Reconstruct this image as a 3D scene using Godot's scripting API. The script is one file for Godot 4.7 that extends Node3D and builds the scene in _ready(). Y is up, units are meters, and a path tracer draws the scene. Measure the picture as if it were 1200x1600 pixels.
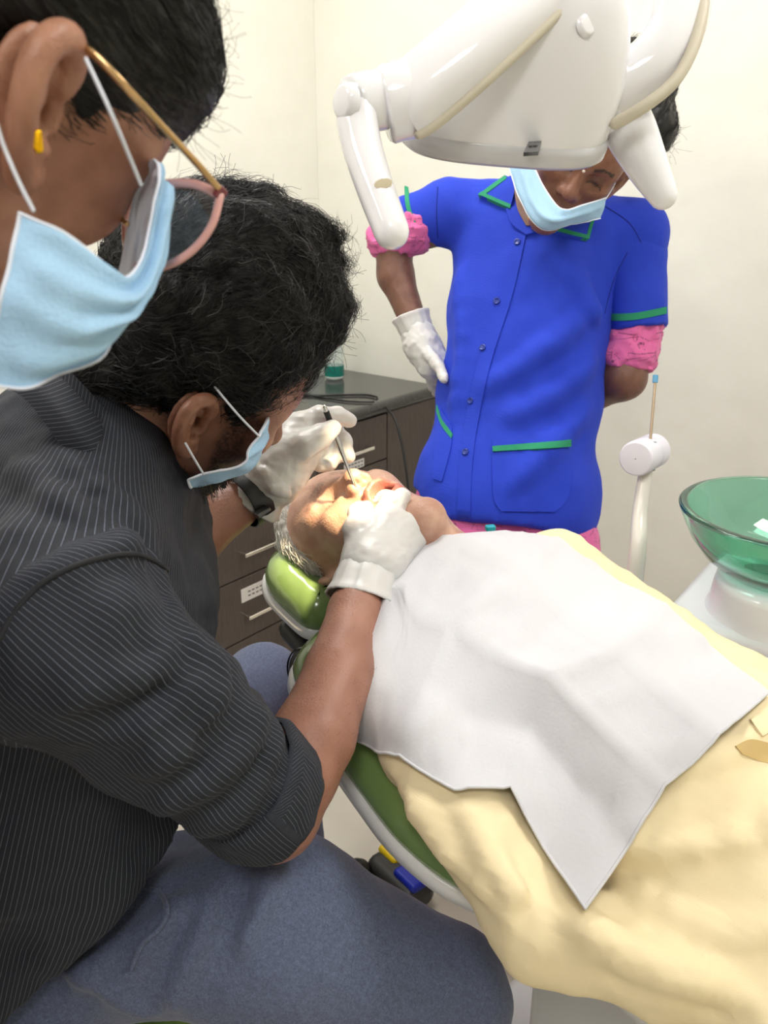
extends Node3D
# A dental surgery: a dentist and two assistants lean over a reclined patient.

const EYE := Vector3(0, 1.40, 0)          # where the photographer holds the camera

# ---------------------------------------------------------------- mesh collector
class Shape:
	var v := PackedVector3Array()
	var n := PackedVector3Array()
	var uv := PackedVector2Array()
	var col := PackedColorArray()
	var ix := PackedInt32Array()

	# rows of points -> smooth grid. closed joins last column to first. out: a point the surface looks away from, or null to use row centres
	func grid(rows: Array, closed := false, toward = null, su := 1.0, sv := 1.0) -> Shape:
		var r := rows.size()
		var c: int = rows[0].size()
		var base := v.size()
		var nn := PackedVector3Array()
		var vote := 0.0
		var along := 0.0
		for i in r:
			var row: PackedVector3Array = rows[i]
			var mid := Vector3.ZERO
			for p in row: mid += p
			mid /= c
			if i > 0: along += row[0].distance_to(rows[i - 1][0])
			var across := 0.0
			for j in c:
				var up_row: PackedVector3Array = rows[mini(i + 1, r - 1)]
				var dn_row: PackedVector3Array = rows[maxi(i - 1, 0)]
				var jn: int = (j + 1) % c if closed else mini(j + 1, c - 1)
				var jp: int = (j - 1 + c) % c if closed else maxi(j - 1, 0)
				var du := row[jn] - row[jp]
				var dv := up_row[j] - dn_row[j]
				if du.length_squared() < 1e-12: du = up_row[jn] - up_row[jp] + dn_row[jn] - dn_row[jp]
				var no := du.cross(dv).normalized()
				nn.append(no)
				if toward == null: vote += no.dot(row[j] - mid)
				else: vote += no.dot(toward)
				if j > 0: across += row[j].distance_to(row[j - 1])
				uv.append(Vector2(across * su, along * sv))
		var s := 1.0 if vote >= 0.0 else -1.0
		for i in r:
			for j in c:
				v.append(rows[i][j])
				n.append(nn[i * c + j] * s)
		var cols := c if closed else c - 1
		for i in r - 1:
			for j in cols:
				var a := base + i * c + j
				var b := base + i * c + (j + 1) % c
				tri(a, b, b + c)
				tri(a, b + c, a + c)
		return self

	func tri(a: int, b: int, c: int) -> void:
		var f := (v[c] - v[a]).cross(v[b] - v[a])
		if f.dot(n[a] + n[b] + n[c]) < 0.0:
			ix.append_array([a, c, b])
		else:
			ix.append_array([a, b, c])

	func fan(ring: PackedVector3Array, facing: Vector3) -> Shape:
		var base := v.size()
		var mid := Vector3.ZERO
		for p in ring: mid += p
		mid /= ring.size()
		var fn := facing.normalized()
		v.append(mid); n.append(fn); uv.append(Vector2.ZERO)
		for p in ring:
			v.append(p); n.append(fn); uv.append(Vector2(p.x, p.z))
		for j in ring.size():
			tri(base, base + 1 + j, base + 1 + (j + 1) % ring.size())
		return self

	# tube along points with radii; flat squashes the second axis, side fixes the frame
	func tube(pts: Array, radii: Array, sides := 12, flat := 1.0, side = null, round_ends := true) -> Shape:
		var path: Array = pts.duplicate()
		var rad: Array = radii.duplicate()
		if rad.size() == 1:
			for i in path.size() - 1: rad.append(rad[0])
		var rows: Array = []
		var last := Vector3.ZERO
		var m := path.size()
		for i in m:
			var t: Vector3 = (path[mini(i + 1, m - 1)] - path[maxi(i - 1, 0)]).normalized()
			var x: Vector3
			if side != null: x = (side - t * t.dot(side)).normalized()
			elif i == 0: x = t.cross(Vector3.UP if absf(t.y) < 0.9 else Vector3.RIGHT).normalized()
			else: x = (last - t * t.dot(last)).normalized()
			last = x
			var y := t.cross(x)
			var cuts := [[0.0, 1.0]]
			if round_ends and i == 0: cuts = [[-1.0, 0.02], [-0.92, 0.39], [-0.7, 0.71], [-0.38, 0.92], [0.0, 1.0]]
			elif round_ends and i == m - 1: cuts = [[0.0, 1.0], [0.38, 0.92], [0.7, 0.71], [0.92, 0.39], [1.0, 0.02]]
			elif not round_ends and i == 0: cuts = [[0.0, 0.001], [0.0, 0.93], [0.07, 1.0]]
			elif not round_ends and i == m - 1: cuts = [[-0.07, 1.0], [0.0, 0.93], [0.0, 0.001]]
			for cut in cuts:
				var row := PackedVector3Array()
				for k in sides:
					var g := TAU * k / sides
					row.append(path[i] + t * (rad[i] * cut[0] * minf(flat, 1.0)) + (x * cos(g) + y * sin(g) * flat) * rad[i] * cut[1])
				rows.append(row)
		return grid(rows, true)

	func lathe(profile: Array, at: Transform3D, sides := 40) -> Shape:
		var rows: Array = []
		for q in profile:
			var row := PackedVector3Array()
			for k in sides:
				var g := TAU * k / sides
				row.append(at * Vector3(cos(g) * q[0], q[1], sin(g) * q[0]))
			rows.append(row)
		return grid(rows, true)

	# box with rounded edges
	func box(at: Transform3D, size: Vector3, r := 0.004) -> Shape:
		var h := size * 0.5
		r = minf(r, minf(h.x, minf(h.y, h.z)) * 0.98)
		var ax := [Vector3.RIGHT, Vector3.UP, Vector3.BACK]
		for d in 3:
			for s in [-1.0, 1.0]:
				var nz: Vector3 = ax[d] * s
				var e1: Vector3 = ax[(d + 1) % 3]
				var e2: Vector3 = ax[(d + 2) % 3]
				var rows: Array = []
				var base := v.size()
				var stops := [-1.0, -0.999, 0.999, 1.0]
				for i in 4:
					for j in 4:
						var p := nz * absf(h.dot(ax[d])) * 1.0
						var u1 := h.dot(e1) - (0.0 if i in [0, 3] else r)
						var u2 := h.dot(e2) - (0.0 if j in [0, 3] else r)
						var k := Vector3(nz)
						var q := p + e1 * u1 * signf(stops[i]) + e2 * u2 * signf(stops[j])
						var inner := Vector3(clampf(q.x, -h.x + r, h.x - r), clampf(q.y, -h.y + r, h.y - r), clampf(q.z, -h.z + r, h.z - r))
						var off := q - inner
						if off.length() > 1e-7: k = off.normalized()
						q = inner + k * r
						v.append(at * q); n.append((at.basis * k).normalized())
						uv.append(Vector2(q.dot(e1), q.dot(e2)))
				for i in 3:
					for j in 3:
						var a := base + i * 4 + j
						tri(a, a + 1, a + 5)
						tri(a, a + 5, a + 4)
		return self

	# a sheet with thickness, rows of points; facing hints which side is the front
	func sheet(rows: Array, thick: float, facing: Vector3, su := 1.0, sv := 1.0) -> Shape:
		var probe := Shape.new()
		probe.grid(rows, false, facing, su, sv)
		var c: int = rows[0].size()
		var back: Array = []
		for i in rows.size():
			var row := PackedVector3Array()
			for j in c: row.append(probe.v[i * c + j] - probe.n[i * c + j] * thick)
			back.append(row)
		grid(rows, false, facing, su, sv)
		grid(back, false, -facing, su, sv)
		var edge_a := PackedVector3Array(); var edge_b := PackedVector3Array()
		var last := rows.size() - 1
		for j in c: edge_a.append(rows[0][j]); edge_b.append(back[0][j])
		for i in range(1, rows.size()): edge_a.append(rows[i][c - 1]); edge_b.append(back[i][c - 1])
		for j in range(c - 2, -1, -1): edge_a.append(rows[last][j]); edge_b.append(back[last][j])
		for i in range(last - 1, 0, -1): edge_a.append(rows[i][0]); edge_b.append(back[i][0])
		grid([edge_a, edge_b], true)
		return self

	func merge(o: Shape) -> Shape:
		var base := v.size()
		v.append_array(o.v); n.append_array(o.n); uv.append_array(o.uv); col.append_array(o.col)
		for i in o.ix: ix.append(i + base)
		return self

	func mesh() -> ArrayMesh:
		var arr := []
		arr.resize(Mesh.ARRAY_MAX)
		arr[Mesh.ARRAY_VERTEX] = v
		arr[Mesh.ARRAY_NORMAL] = n
		if uv.size() == v.size(): arr[Mesh.ARRAY_TEX_UV] = uv
		if col.size() == v.size(): arr[Mesh.ARRAY_COLOR] = col
		arr[Mesh.ARRAY_INDEX] = ix
		var m := ArrayMesh.new()
		m.add_surface_from_arrays(Mesh.PRIMITIVE_TRIANGLES, arr)
		return m

# ---------------------------------------------------------------- implicit bodies: tapered capsules and ellipsoids joined by smooth minima
class Field:
	var a := PackedVector3Array()
	var b := PackedVector3Array()
	var ra := PackedFloat32Array()
	var rb := PackedFloat32Array()
	var k := PackedFloat32Array()
	var kind := PackedByteArray()      # 0 cone, 1 egg, 2 plane
	var cut := PackedByteArray()
	var inv: Array[Transform3D] = []
	var irad := PackedVector3Array()
	var len2 := PackedFloat32Array()
	var ilen2 := PackedFloat32Array()
	var folds: Array = []              # [noise, Basis, amplitude, centre, reach]
	var T := Transform3D.IDENTITY      # points are given in this frame
	var all := PackedInt32Array()

	# cones keep b as the step from a, and rb as the change of radius
	func _add(kd: int, pa: Vector3, pb: Vector3, r1: float, r2: float, kk: float, ct: bool) -> void:
		all.append(a.size())
		a.append(pa); b.append(pb - pa if kd == 0 else pb); ra.append(r1); rb.append(r2 - r1 if kd == 0 else r2); k.append(kk); kind.append(kd); cut.append(1 if ct else 0)
		var l2 := maxf((pb - pa).length_squared(), 1e-10)
		len2.append(l2); ilen2.append(1.0 / l2)
		inv.append(Transform3D.IDENTITY); irad.append(Vector3.ONE)

	func cone(pa: Vector3, pb: Vector3, r1: float, r2: float, kk := 0.02, ct := false) -> void:
		_add(0, T * pa, T * pb, r1, r2, kk, ct)

	func ball(p: Vector3, r: float, kk := 0.02, ct := false) -> void:
		_add(0, T * p, T * p + Vector3(0, 1e-4, 0), r, r, kk, ct)

	func chain(pts: Array, radii: Array, kk := 0.01) -> void:
		for i in pts.size() - 1: cone(pts[i], pts[i + 1], radii[i], radii[i + 1], kk)

	func egg(p: Vector3, r: Vector3, bs := Basis.IDENTITY, kk := 0.03, ct := false) -> void:
		_add(1, T * p, T * p, maxf(r.x, maxf(r.y, r.z)), minf(r.x, minf(r.y, r.z)), kk, ct)
		inv[-1] = Transform3D((T.basis * bs).orthonormalized(), T * p).affine_inverse()
		irad[irad.size() - 1] = Vector3.ONE / r

	# removes what lies on the side nrm points to
	func plane_cut(p: Vector3, nrm: Vector3, kk := 0.004) -> void:
		_add(2, T * p, (T.basis * nrm).normalized(), 0, 0, kk, true)

	func one(i: int, p: Vector3) -> float:
		var kd := kind[i]
		if kd == 0:
			var pa := p - a[i]
			var h := clampf(pa.dot(b[i]), 0.0, len2[i]) * ilen2[i]
			return (pa - b[i] * h).length() - ra[i] - rb[i] * h
		elif kd == 1:
			var q: Vector3 = (inv[i] * p) * irad[i]
			var k0 := q.length()
			var k1 := (q * irad[i]).length()
			return k0 * (k0 - 1.0) / k1 if k1 > 1e-6 else -0.01
		return -(p - a[i]).dot(b[i])

	func at(p: Vector3, list: PackedInt32Array) -> float:
		var d := 10.0
		for i in list:
			var e: float
			var kd := kind[i]
			if kd == 0:
				var ba := b[i]
				var pa := p - a[i]
				var h := clampf(pa.dot(ba), 0.0, len2[i]) * ilen2[i]
				e = (pa - ba * h).length() - ra[i] - rb[i] * h
			elif kd == 1:
				var q: Vector3 = (inv[i] * p) * irad[i]
				var k0 := q.length()
				var k1 := (q * irad[i]).length()
				e = k0 * (k0 - 1.0) / k1 if k1 > 1e-6 else -0.01
			else:
				e = -(p - a[i]).dot(b[i])
			var kk := k[i]
			if cut[i] == 0:
				if e < d + kk:
					var hu := kk - absf(d - e)
					d = minf(d, e)
					if hu > 0.0: d -= hu * hu / kk * 0.25
			else:
				var hc := kk - absf(d + e)
				d = maxf(d, -e)
				if hc > 0.0: d += hc * hc / kk * 0.25
		if absf(d) < 0.06:
			for f in folds:
				var nz: FastNoiseLite = f[0]
				var bs: Basis = f[1]
				d += nz.get_noise_3dv(bs * p) * f[2]
		return d

	func dist(p: Vector3) -> float:
		return at(p, all)

	func grad(p: Vector3, list: PackedInt32Array, e := 0.0015) -> Vector3:
		var d0 := at(p, list)
		return Vector3(at(p + Vector3(e, 0, 0), list) - d0, at(p + Vector3(0, e, 0), list) - d0, at(p + Vector3(0, 0, e), list) - d0).normalized()

	func near(p: Vector3, reach: float) -> PackedInt32Array:
		var l := PackedInt32Array()
		for i in all:
			if kind[i] == 2 or one(i, p) < reach + k[i]: l.append(i)
		return l

	# the parts that can shape the surface within reach of c; empty when only cuts are near
	func choose(pool: PackedInt32Array, c: Vector3, reach: float, amp: float) -> PackedInt32Array:
		var cand := PackedInt32Array()
		var dd := PackedFloat32Array()
		var least := 99.0
		for i in pool:
			var e := one(i, c)
			if kind[i] == 2 or e < (reach + k[i] + amp) * 1.1:
				cand.append(i)
				dd.append(e)
				if cut[i] == 0: least = minf(least, e)
		var l := PackedInt32Array()
		if least > 98.0: return l
		for q in cand.size():
			if cut[cand[q]] == 1 or dd[q] < least + 2.1 * reach + k[cand[q]]: l.append(cand[q])
		return l

	# first surface point on the line from one point through another
	func hit(from: Vector3, through: Vector3, lift := 0.0) -> Vector3:
		var dir := (through - from).normalized()
		var want := from.distance_to(through)
		var t := maxf(want - 0.35, 0.05)
		for i in 90:
			var d := at(from + dir * t, all) - lift
			if d < 0.0004: return from + dir * t
			t += d * 0.8
			if t > want + 0.5: break
		return through

	func settle(p: Vector3, lift := 0.0) -> Vector3:
		var list := near(p, 0.05)
		if list.is_empty(): list = all
		for i in 5:
			var d := at(p, list) - lift
			if absf(d) < 0.0004: break
			p -= grad(p, list) * d
		return p

	# surface nets. paint(p, normal) -> Color, chart(p, normal, region) -> Vector2, zone(p) -> int
	func build(h: float, paint = null, chart = null, zone = null) -> Shape:
		var lo := Vector3(1e9, 1e9, 1e9)
		var hi := -lo
		for i in all:
			if cut[i] == 1: continue
			var far := a[i] + b[i] if kind[i] == 0 else a[i]
			var r := (maxf(ra[i], ra[i] + rb[i]) if kind[i] == 0 else ra[i]) + k[i] * 0.3 + 0.01
			lo = lo.min(a[i] - Vector3(r, r, r)).min(far - Vector3(r, r, r))
			hi = hi.max(a[i] + Vector3(r, r, r)).max(far + Vector3(r, r, r))
		lo -= Vector3(h, h, h) * 2.0
		const B := 4
		const S := 4
		var ns3 := Vector3i(((hi - lo) / (h * B * S)).ceil())
		var nb := ns3 * S
		var nx := nb.x * B + 1
		var ny := nb.y * B + 1
		var nz := nb.z * B + 1
		var F := PackedFloat32Array()
		F.resize(nx * ny * nz)
		F.fill(99.0)
		var V := PackedInt32Array()
		V.resize(nx * ny * nz)
		V.fill(-1)
		var amp := 0.0
		for f in folds: amp += absf(f[2])
		var half := h * B * 0.5
		var reach := half * 1.733
		var active: Array[Vector3i] = []
		var sy := nx
		var sz := nx * ny
		var wide := reach * S
		for sb in ns3.x * ns3.y * ns3.z:
			var so := Vector3i(sb % ns3.x, (sb / ns3.x) % ns3.y, sb / (ns3.x * ns3.y))
			var sc := lo + (Vector3(so) + Vector3(0.5, 0.5, 0.5)) * (h * B * S)
			var pool := choose(all, sc, wide, amp)
			if pool.is_empty() or absf(at(sc, pool)) > wide * 1.15 + amp: continue
			for q3 in S * S * S:
					var bx := so.x * S + q3 % S
					var by := so.y * S + (q3 / S) % S
					var bz := so.z * S + q3 / (S * S)
					var c := lo + Vector3(bx, by, bz) * (h * B) + Vector3(half, half, half)
					var l := choose(pool, c, reach, amp)
					if l.is_empty() or absf(at(c, l)) > reach * 1.1 + amp: continue
					active.append(Vector3i(bx, by, bz) * B)
					for z in B + 1:
						for y in B + 1:
							var id := (bz * B + z) * sz + (by * B + y) * sy + bx * B
							var p := lo + Vector3(bx * B, by * B + y, bz * B + z) * h
							for x in B + 1:
								if F[id] > 98.0: F[id] = at(p, l)
								id += 1
								p.x += h
		var vs := PackedVector3Array()
		var ns := PackedVector3Array()
		for o in active:
			for z in B:
				for y in B:
					var id := (o.z + z) * sz + (o.y + y) * sy + o.x - 1
					for x in B:
						id += 1
						var f0 := F[id]; var f1 := F[id + 1]; var f2 := F[id + sy]; var f3 := F[id + sy + 1]
						var f4 := F[id + sz]; var f5 := F[id + sz + 1]; var f6 := F[id + sz + sy]; var f7 := F[id + sz + sy + 1]
						var m := int(f0 < 0) + int(f1 < 0) + int(f2 < 0) + int(f3 < 0) + int(f4 < 0) + int(f5 < 0) + int(f6 < 0) + int(f7 < 0)
						if m == 0 or m == 8: continue
						var s := Vector3.ZERO
						var q := 0.0
						if (f0 < 0) != (f1 < 0): s += Vector3(f0 / (f0 - f1), 0, 0); q += 1
						if (f2 < 0) != (f3 < 0): s += Vector3(f2 / (f2 - f3), 1, 0); q += 1
						if (f4 < 0) != (f5 < 0): s += Vector3(f4 / (f4 - f5), 0, 1); q += 1
						if (f6 < 0) != (f7 < 0): s += Vector3(f6 / (f6 - f7), 1, 1); q += 1
						if (f0 < 0) != (f2 < 0): s += Vector3(0, f0 / (f0 - f2), 0); q += 1
						if (f1 < 0) != (f3 < 0): s += Vector3(1, f1 / (f1 - f3), 0); q += 1
						if (f4 < 0) != (f6 < 0): s += Vector3(0, f4 / (f4 - f6), 1); q += 1
						if (f5 < 0) != (f7 < 0): s += Vector3(1, f5 / (f5 - f7), 1); q += 1
						if (f0 < 0) != (f4 < 0): s += Vector3(0, 0, f0 / (f0 - f4)); q += 1
						if (f1 < 0) != (f5 < 0): s += Vector3(1, 0, f1 / (f1 - f5)); q += 1
						if (f2 < 0) != (f6 < 0): s += Vector3(0, 1, f2 / (f2 - f6)); q += 1
						if (f3 < 0) != (f7 < 0): s += Vector3(1, 1, f3 / (f3 - f7)); q += 1
						s /= q
						V[id] = vs.size()
						vs.append(lo + (Vector3(o.x + x, o.y + y, o.z + z) + s) * h)
						var wx := s.x; var wy := s.y; var wz := s.z
						var gx := lerpf(lerpf(f1 - f0, f3 - f2, wy), lerpf(f5 - f4, f7 - f6, wy), wz)
						var gy := lerpf(lerpf(f2 - f0, f3 - f1, wx), lerpf(f6 - f4, f7 - f5, wx), wz)
						var gz := lerpf(lerpf(f4 - f0, f5 - f1, wx), lerpf(f6 - f2, f7 - f3, wx), wy)
						ns.append(Vector3(gx, gy, gz).normalized())
		var ix := PackedInt32Array()
		for o in active:
			for z in B:
				for y in B:
					for x in B:
						var X: int = o.x + x
						var Y: int = o.y + y
						var Z: int = o.z + z
						var id := Z * sz + Y * sy + X
						var f0 := F[id]
						if V[id] < 0 and f0 > h * 2.0: continue
						if Y > 0 and Z > 0 and (f0 < 0) != (F[id + 1] < 0): _quad(ix, V, id, id - sy, id - sy - sz, id - sz, f0 < 0)
						if X > 0 and Z > 0 and (f0 < 0) != (F[id + sy] < 0): _quad(ix, V, id, id - sz, id - sz - 1, id - 1, f0 < 0)
						if X > 0 and Y > 0 and (f0 < 0) != (F[id + sz] < 0): _quad(ix, V, id, id - 1, id - 1 - sy, id - sy, f0 < 0)
		# make the average normals agree with the faces and smooth them once
		var acc := PackedVector3Array()
		acc.resize(vs.size())
		for t in range(0, ix.size(), 3):
			var g := (vs[ix[t + 2]] - vs[ix[t]]).cross(vs[ix[t + 1]] - vs[ix[t]])
			for q in 3: acc[ix[t + q]] += g
		for i in vs.size():
			var g := acc[i].normalized()
			ns[i] = (g + ns[i]).normalized() if g.dot(ns[i]) > 0.0 else g
		return _pack(vs, ns, ix, paint, chart, zone)

	func _pack(vs: PackedVector3Array, ns: PackedVector3Array, ix: PackedInt32Array, paint, chart, zone) -> Shape:
		var sh := Shape.new()
		if zone != null:
			var zs := PackedInt32Array()
			for p in vs: zs.append(zone.call(p))
			var seen := {}
			for t in range(0, ix.size(), 3):
				var zz: int = mini(zs[ix[t]], mini(zs[ix[t + 1]], zs[ix[t + 2]]))
				for q in 3:
					var key := ix[t + q] * 8 + zz
					if not seen.has(key):
						seen[key] = sh.v.size()
						sh.v.append(vs[ix[t + q]]); sh.n.append(ns[ix[t + q]])
						sh.uv.append(chart.call(vs[ix[t + q]], ns[ix[t + q]], zz))
						if paint != null: sh.col.append(paint.call(vs[ix[t + q]], ns[ix[t + q]]))
					sh.ix.append(seen[key])
		else:
			sh.v = vs; sh.n = ns; sh.ix = ix
			if paint != null:
				for i in vs.size(): sh.col.append(paint.call(vs[i], ns[i]))
		return sh

	func _quad(ix: PackedInt32Array, V: PackedInt32Array, i0: int, i1: int, i2: int, i3: int, flip: bool) -> void:
		var p := V[i0]; var q := V[i1]; var r := V[i2]; var s := V[i3]
		if p < 0 or q < 0 or r < 0 or s < 0: return
		if flip: ix.append_array([p, q, r, p, r, s])
		else: ix.append_array([p, r, q, p, s, r])

# ---------------------------------------------------------------- naming
var used := {}
func numbered(called: String) -> String:
	if not used.has(called):
		used[called] = 0
		return called
	used[called] += 1
	return "%s_%03d" % [called, used[called]]

func tag(o: Node3D, label: String, category: String, group := "") -> Node3D:
	o.set_meta("label", label)
	o.set_meta("category", category)
	if group: o.set_meta("group", group)
	return o

func thing(called: String, label: String, category: String, at := Vector3.ZERO, group := "") -> Node3D:
	var o := Node3D.new()
	o.name = numbered(called)
	add_child(o)
	o.position = at
	return tag(o, label, category, group)

# the mesh is given in world coordinates; it is moved under its parent
func part(called: String, m: Mesh, material: Material, parent: Node3D = self, label := "") -> MeshInstance3D:
	var o := MeshInstance3D.new()
	o.mesh = m
	o.material_override = material
	o.name = numbered(called) if parent == self else called
	o.cast_shadow = GeometryInstance3D.SHADOW_CASTING_SETTING_ON
	parent.add_child(o, true)
	if parent != self:
		var g := Transform3D.IDENTITY
		var q: Node = parent
		while q != self:
			g = q.transform * g
			q = q.get_parent()
		o.transform = g.affine_inverse()
	if label: o.set_meta("label", label)
	return o

func structure(called: String, m: Mesh, material: Material) -> MeshInstance3D:
	var o := part(called, m, material)
	o.set_meta("kind", "structure")
	return o

# ---------------------------------------------------------------- materials
func noise(freq: float, sd := 1, octaves := 3, kind := FastNoiseLite.TYPE_SIMPLEX_SMOOTH) -> FastNoiseLite:
	var f := FastNoiseLite.new()
	f.seed = sd
	f.noise_type = kind
	f.frequency = freq
	f.fractal_octaves = octaves
	return f

func mat(c: Color, rough := 0.6, metal := 0.0) -> StandardMaterial3D:
	var m := StandardMaterial3D.new()
	m.albedo_color = c
	m.roughness = rough
	m.metallic = metal
	return m

func noise_image(f: FastNoiseLite, side: int) -> Image:
	return f.get_seamless_image(side, side)

# grain: tileable colour variation between two tones, on world triplanar coordinates
func speckle(m: StandardMaterial3D, low: Color, high: Color, tiles: float, freq := 0.02, sd := 1, octaves := 4) -> StandardMaterial3D:
	var img := noise_image(noise(freq, sd, octaves), 256)
	var out := Image.create(256, 256, false, Image.FORMAT_RGB8)
	for y in 256:
		for x in 256:
			out.set_pixel(x, y, low.lerp(high, img.get_pixel(x, y).r))
	m.albedo_color = Color.WHITE
	m.albedo_texture = ImageTexture.create_from_image(out)
	m.uv1_triplanar = true
	m.uv1_world_triplanar = true
	m.uv1_scale = Vector3(tiles, tiles, tiles)
	return m

func relief(m: StandardMaterial3D, img: Image, strength: float, tiles := 0.0) -> StandardMaterial3D:
	var g := img.duplicate()
	g.bump_map_to_normal_map(strength)
	m.normal_enabled = true
	m.normal_texture = ImageTexture.create_from_image(g)
	m.normal_scale = 1.0
	if tiles > 0.0:
		m.uv1_triplanar = true
		m.uv1_world_triplanar = true
		m.uv1_scale = Vector3(tiles, tiles, tiles)
	return m

func weave_image(side: int, period: int) -> Image:
	var g := noise_image(noise(0.05, 4, 3), side)
	var img := Image.create(side, side, false, Image.FORMAT_RGB8)
	for y in side:
		for x in side:
			var w := 0.5 + 0.22 * sin(TAU * x / period) * (1.0 if (y / period) % 2 == 0 else -1.0) + 0.2 * sin(TAU * y / period)
			w = clampf(w * 0.75 + g.get_pixel(x, y).r * 0.3, 0, 1)
			img.set_pixel(x, y, Color(w, w, w))
	return img

# Catmull-Rom over a list of points
func curve(pts: Array, per := 6) -> Array:
	var out := []
	var m := pts.size()
	for i in m - 1:
		for s in per:
			var t := float(s) / per
			out.append(pts[i].cubic_interpolate(pts[i + 1], pts[maxi(i - 1, 0)], pts[mini(i + 2, m - 1)], t))
	out.append(pts[m - 1])
	return out

func curve_f(vals: Array, per := 6) -> Array:
	var out := []
	var m := vals.size()
	for i in m - 1:
		for s in per:
			out.append(cubic_interpolate(vals[i], vals[i + 1], vals[maxi(i - 1, 0)], vals[mini(i + 2, m - 1)], float(s) / per))
	out.append(vals[m - 1])
	return out

# smooth patch through a net of control rows
func net(rows: Array, pu := 6, pv := 6) -> Array:
	var wide: Array = []
	for r in rows: wide.append(curve(r, pu))
	var out: Array = []
	var cols := []
	for j in wide[0].size():
		var line := []
		for i in wide.size(): line.append(wide[i][j])
		cols.append(curve(line, pv))
	for i in cols[0].size():
		var row := PackedVector3Array()
		for j in cols.size(): row.append(cols[j][i])
		out.append(row)
	return out

func frame(origin: Vector3, x: Vector3, y: Vector3, z: Vector3) -> Transform3D:
	return Transform3D(Basis(x, y, z).orthonormalized(), origin)

# a frame whose y axis runs along dir
func along(origin: Vector3, dir: Vector3) -> Transform3D:
	var y := dir.normalized()
	var x := y.cross(Vector3.BACK if absf(y.z) < 0.9 else Vector3.RIGHT).normalized()
	return Transform3D(Basis(x, y, x.cross(y)), origin)

# ================================================================ scene
var W1 := Vector3.RIGHT       # along the wall behind the assistant
var W2 := Vector3.BACK      # along the wall behind the cabinets
var CORNER := Vector3(-2.0619, 0.0000, -2.1793)
var room: Transform3D
var chair_frame: Transform3D
var mouth := Vector3(-0.6662, 1.0169, -0.7874)
var rng := RandomNumberGenerator.new()

func _ready() -> void:
	rng.seed = 7
	room = frame(CORNER, W1, Vector3.UP, W2)
	chair_frame = frame(Vector3(-0.5778, 0.9250, -0.8192), Vector3(0.1614, 0.0000, -0.9872), Vector3(0.2831, 0.9580, 0.0465), Vector3(0.9453, -0.2870, 0.1543))
	# camera
	var cam := Camera3D.new()
	cam.name = "camera"
	cam.fov = 63.22
	cam.near = 0.02
	cam.position = EYE
	cam.rotation_degrees = Vector3(-21.04, 39.2, 0)
	var lens := CameraAttributesPhysical.new()
	lens.frustum_focal_length = 19.5
	lens.frustum_focus_distance = 1.0
	lens.exposure_aperture = 6.8
	lens.frustum_near = 0.02
	cam.attributes = lens
	add_child(cam)
	cam.current = true
	# surroundings
	var env := Environment.new()
	env.background_mode = Environment.BG_COLOR
	env.background_color = Color(0.02, 0.02, 0.02)
	env.tonemap_mode = Environment.TONE_MAPPER_LINEAR
	env.tonemap_exposure = 1.0
	env.sdfgi_enabled = true
	env.ssao_enabled = true
	env.ssil_enabled = true
	var we := WorldEnvironment.new()
	we.environment = env
	add_child(we)
	ceiling_lights()
	build_room()
	build_cabinets()
	build_chair()
	build_lamp()
	build_side_unit()
	build_small_things()
	build_patient()
	build_dentist()
	build_assistant()
	build_observer()
	build_hand_tools()

func ceiling_lights() -> void:
	var spots := [Vector2(0.8, 1.0), Vector2(2.5, 1.0), Vector2(0.8, 2.9), Vector2(2.5, 2.9)]
	var beside := ["over the drawer cabinets in the corner", "over the glass rinsing bowl", "over the end of the drawer cabinets", "over the door side of the room"]
	var glow := mat(Color(1, 1, 1), 0.4)
	glow.emission_enabled = true
	glow.emission = Color(1.0, 0.98, 0.95)
	glow.emission_energy_multiplier = 6.0
	var rim := mat(Color(0.92, 0.92, 0.92), 0.4)
	for i in 4:
		var c := room * Vector3(spots[i].x, 2.69, spots[i].y)
		var o := thing("ceiling_light", "square white flat panel light set in the ceiling " + beside[i], "light", c, "square ceiling panel lights")
		part("diffuser", Shape.new().box(Transform3D(room.basis, c - Vector3(0, 0.002, 0)), Vector3(0.58, 0.012, 0.58), 0.003).mesh(), glow, o)
		for s in [-1.0, 1.0]:
			part("frame_bar", Shape.new().box(Transform3D(room.basis, c + room.basis * Vector3(0.3 * s, -0.002, 0)), Vector3(0.02, 0.02, 0.62), 0.003).mesh(), rim, o)
			part("frame_bar", Shape.new().box(Transform3D(room.basis, c + room.basis * Vector3(0, -0.002, 0.3 * s)), Vector3(0.58, 0.02, 0.02), 0.003).mesh(), rim, o)
		var l := AreaLight3D.new()
		l.name = "panel_glow"
		l.area_size = Vector2(0.56, 0.56)
		l.light_color = Color(1.0, 0.99, 0.975)
		l.light_energy = 1.5
		l.area_range = 12.0
		l.shadow_enabled = true
		o.add_child(l)
		l.global_transform = Transform3D(Basis(room.basis.x, room.basis.z, Vector3.UP).orthonormalized(), c - Vector3(0, 0.02, 0))

func slab(a0: float, a1: float, y0: float, y1: float, b0: float, b1: float, r := 0.002) -> ArrayMesh:
	return Shape.new().box(Transform3D(room.basis, room * Vector3((a0 + a1) / 2, (y0 + y1) / 2, (b0 + b1) / 2)), Vector3(a1 - a0, y1 - y0, b1 - b0), r).mesh()

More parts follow.
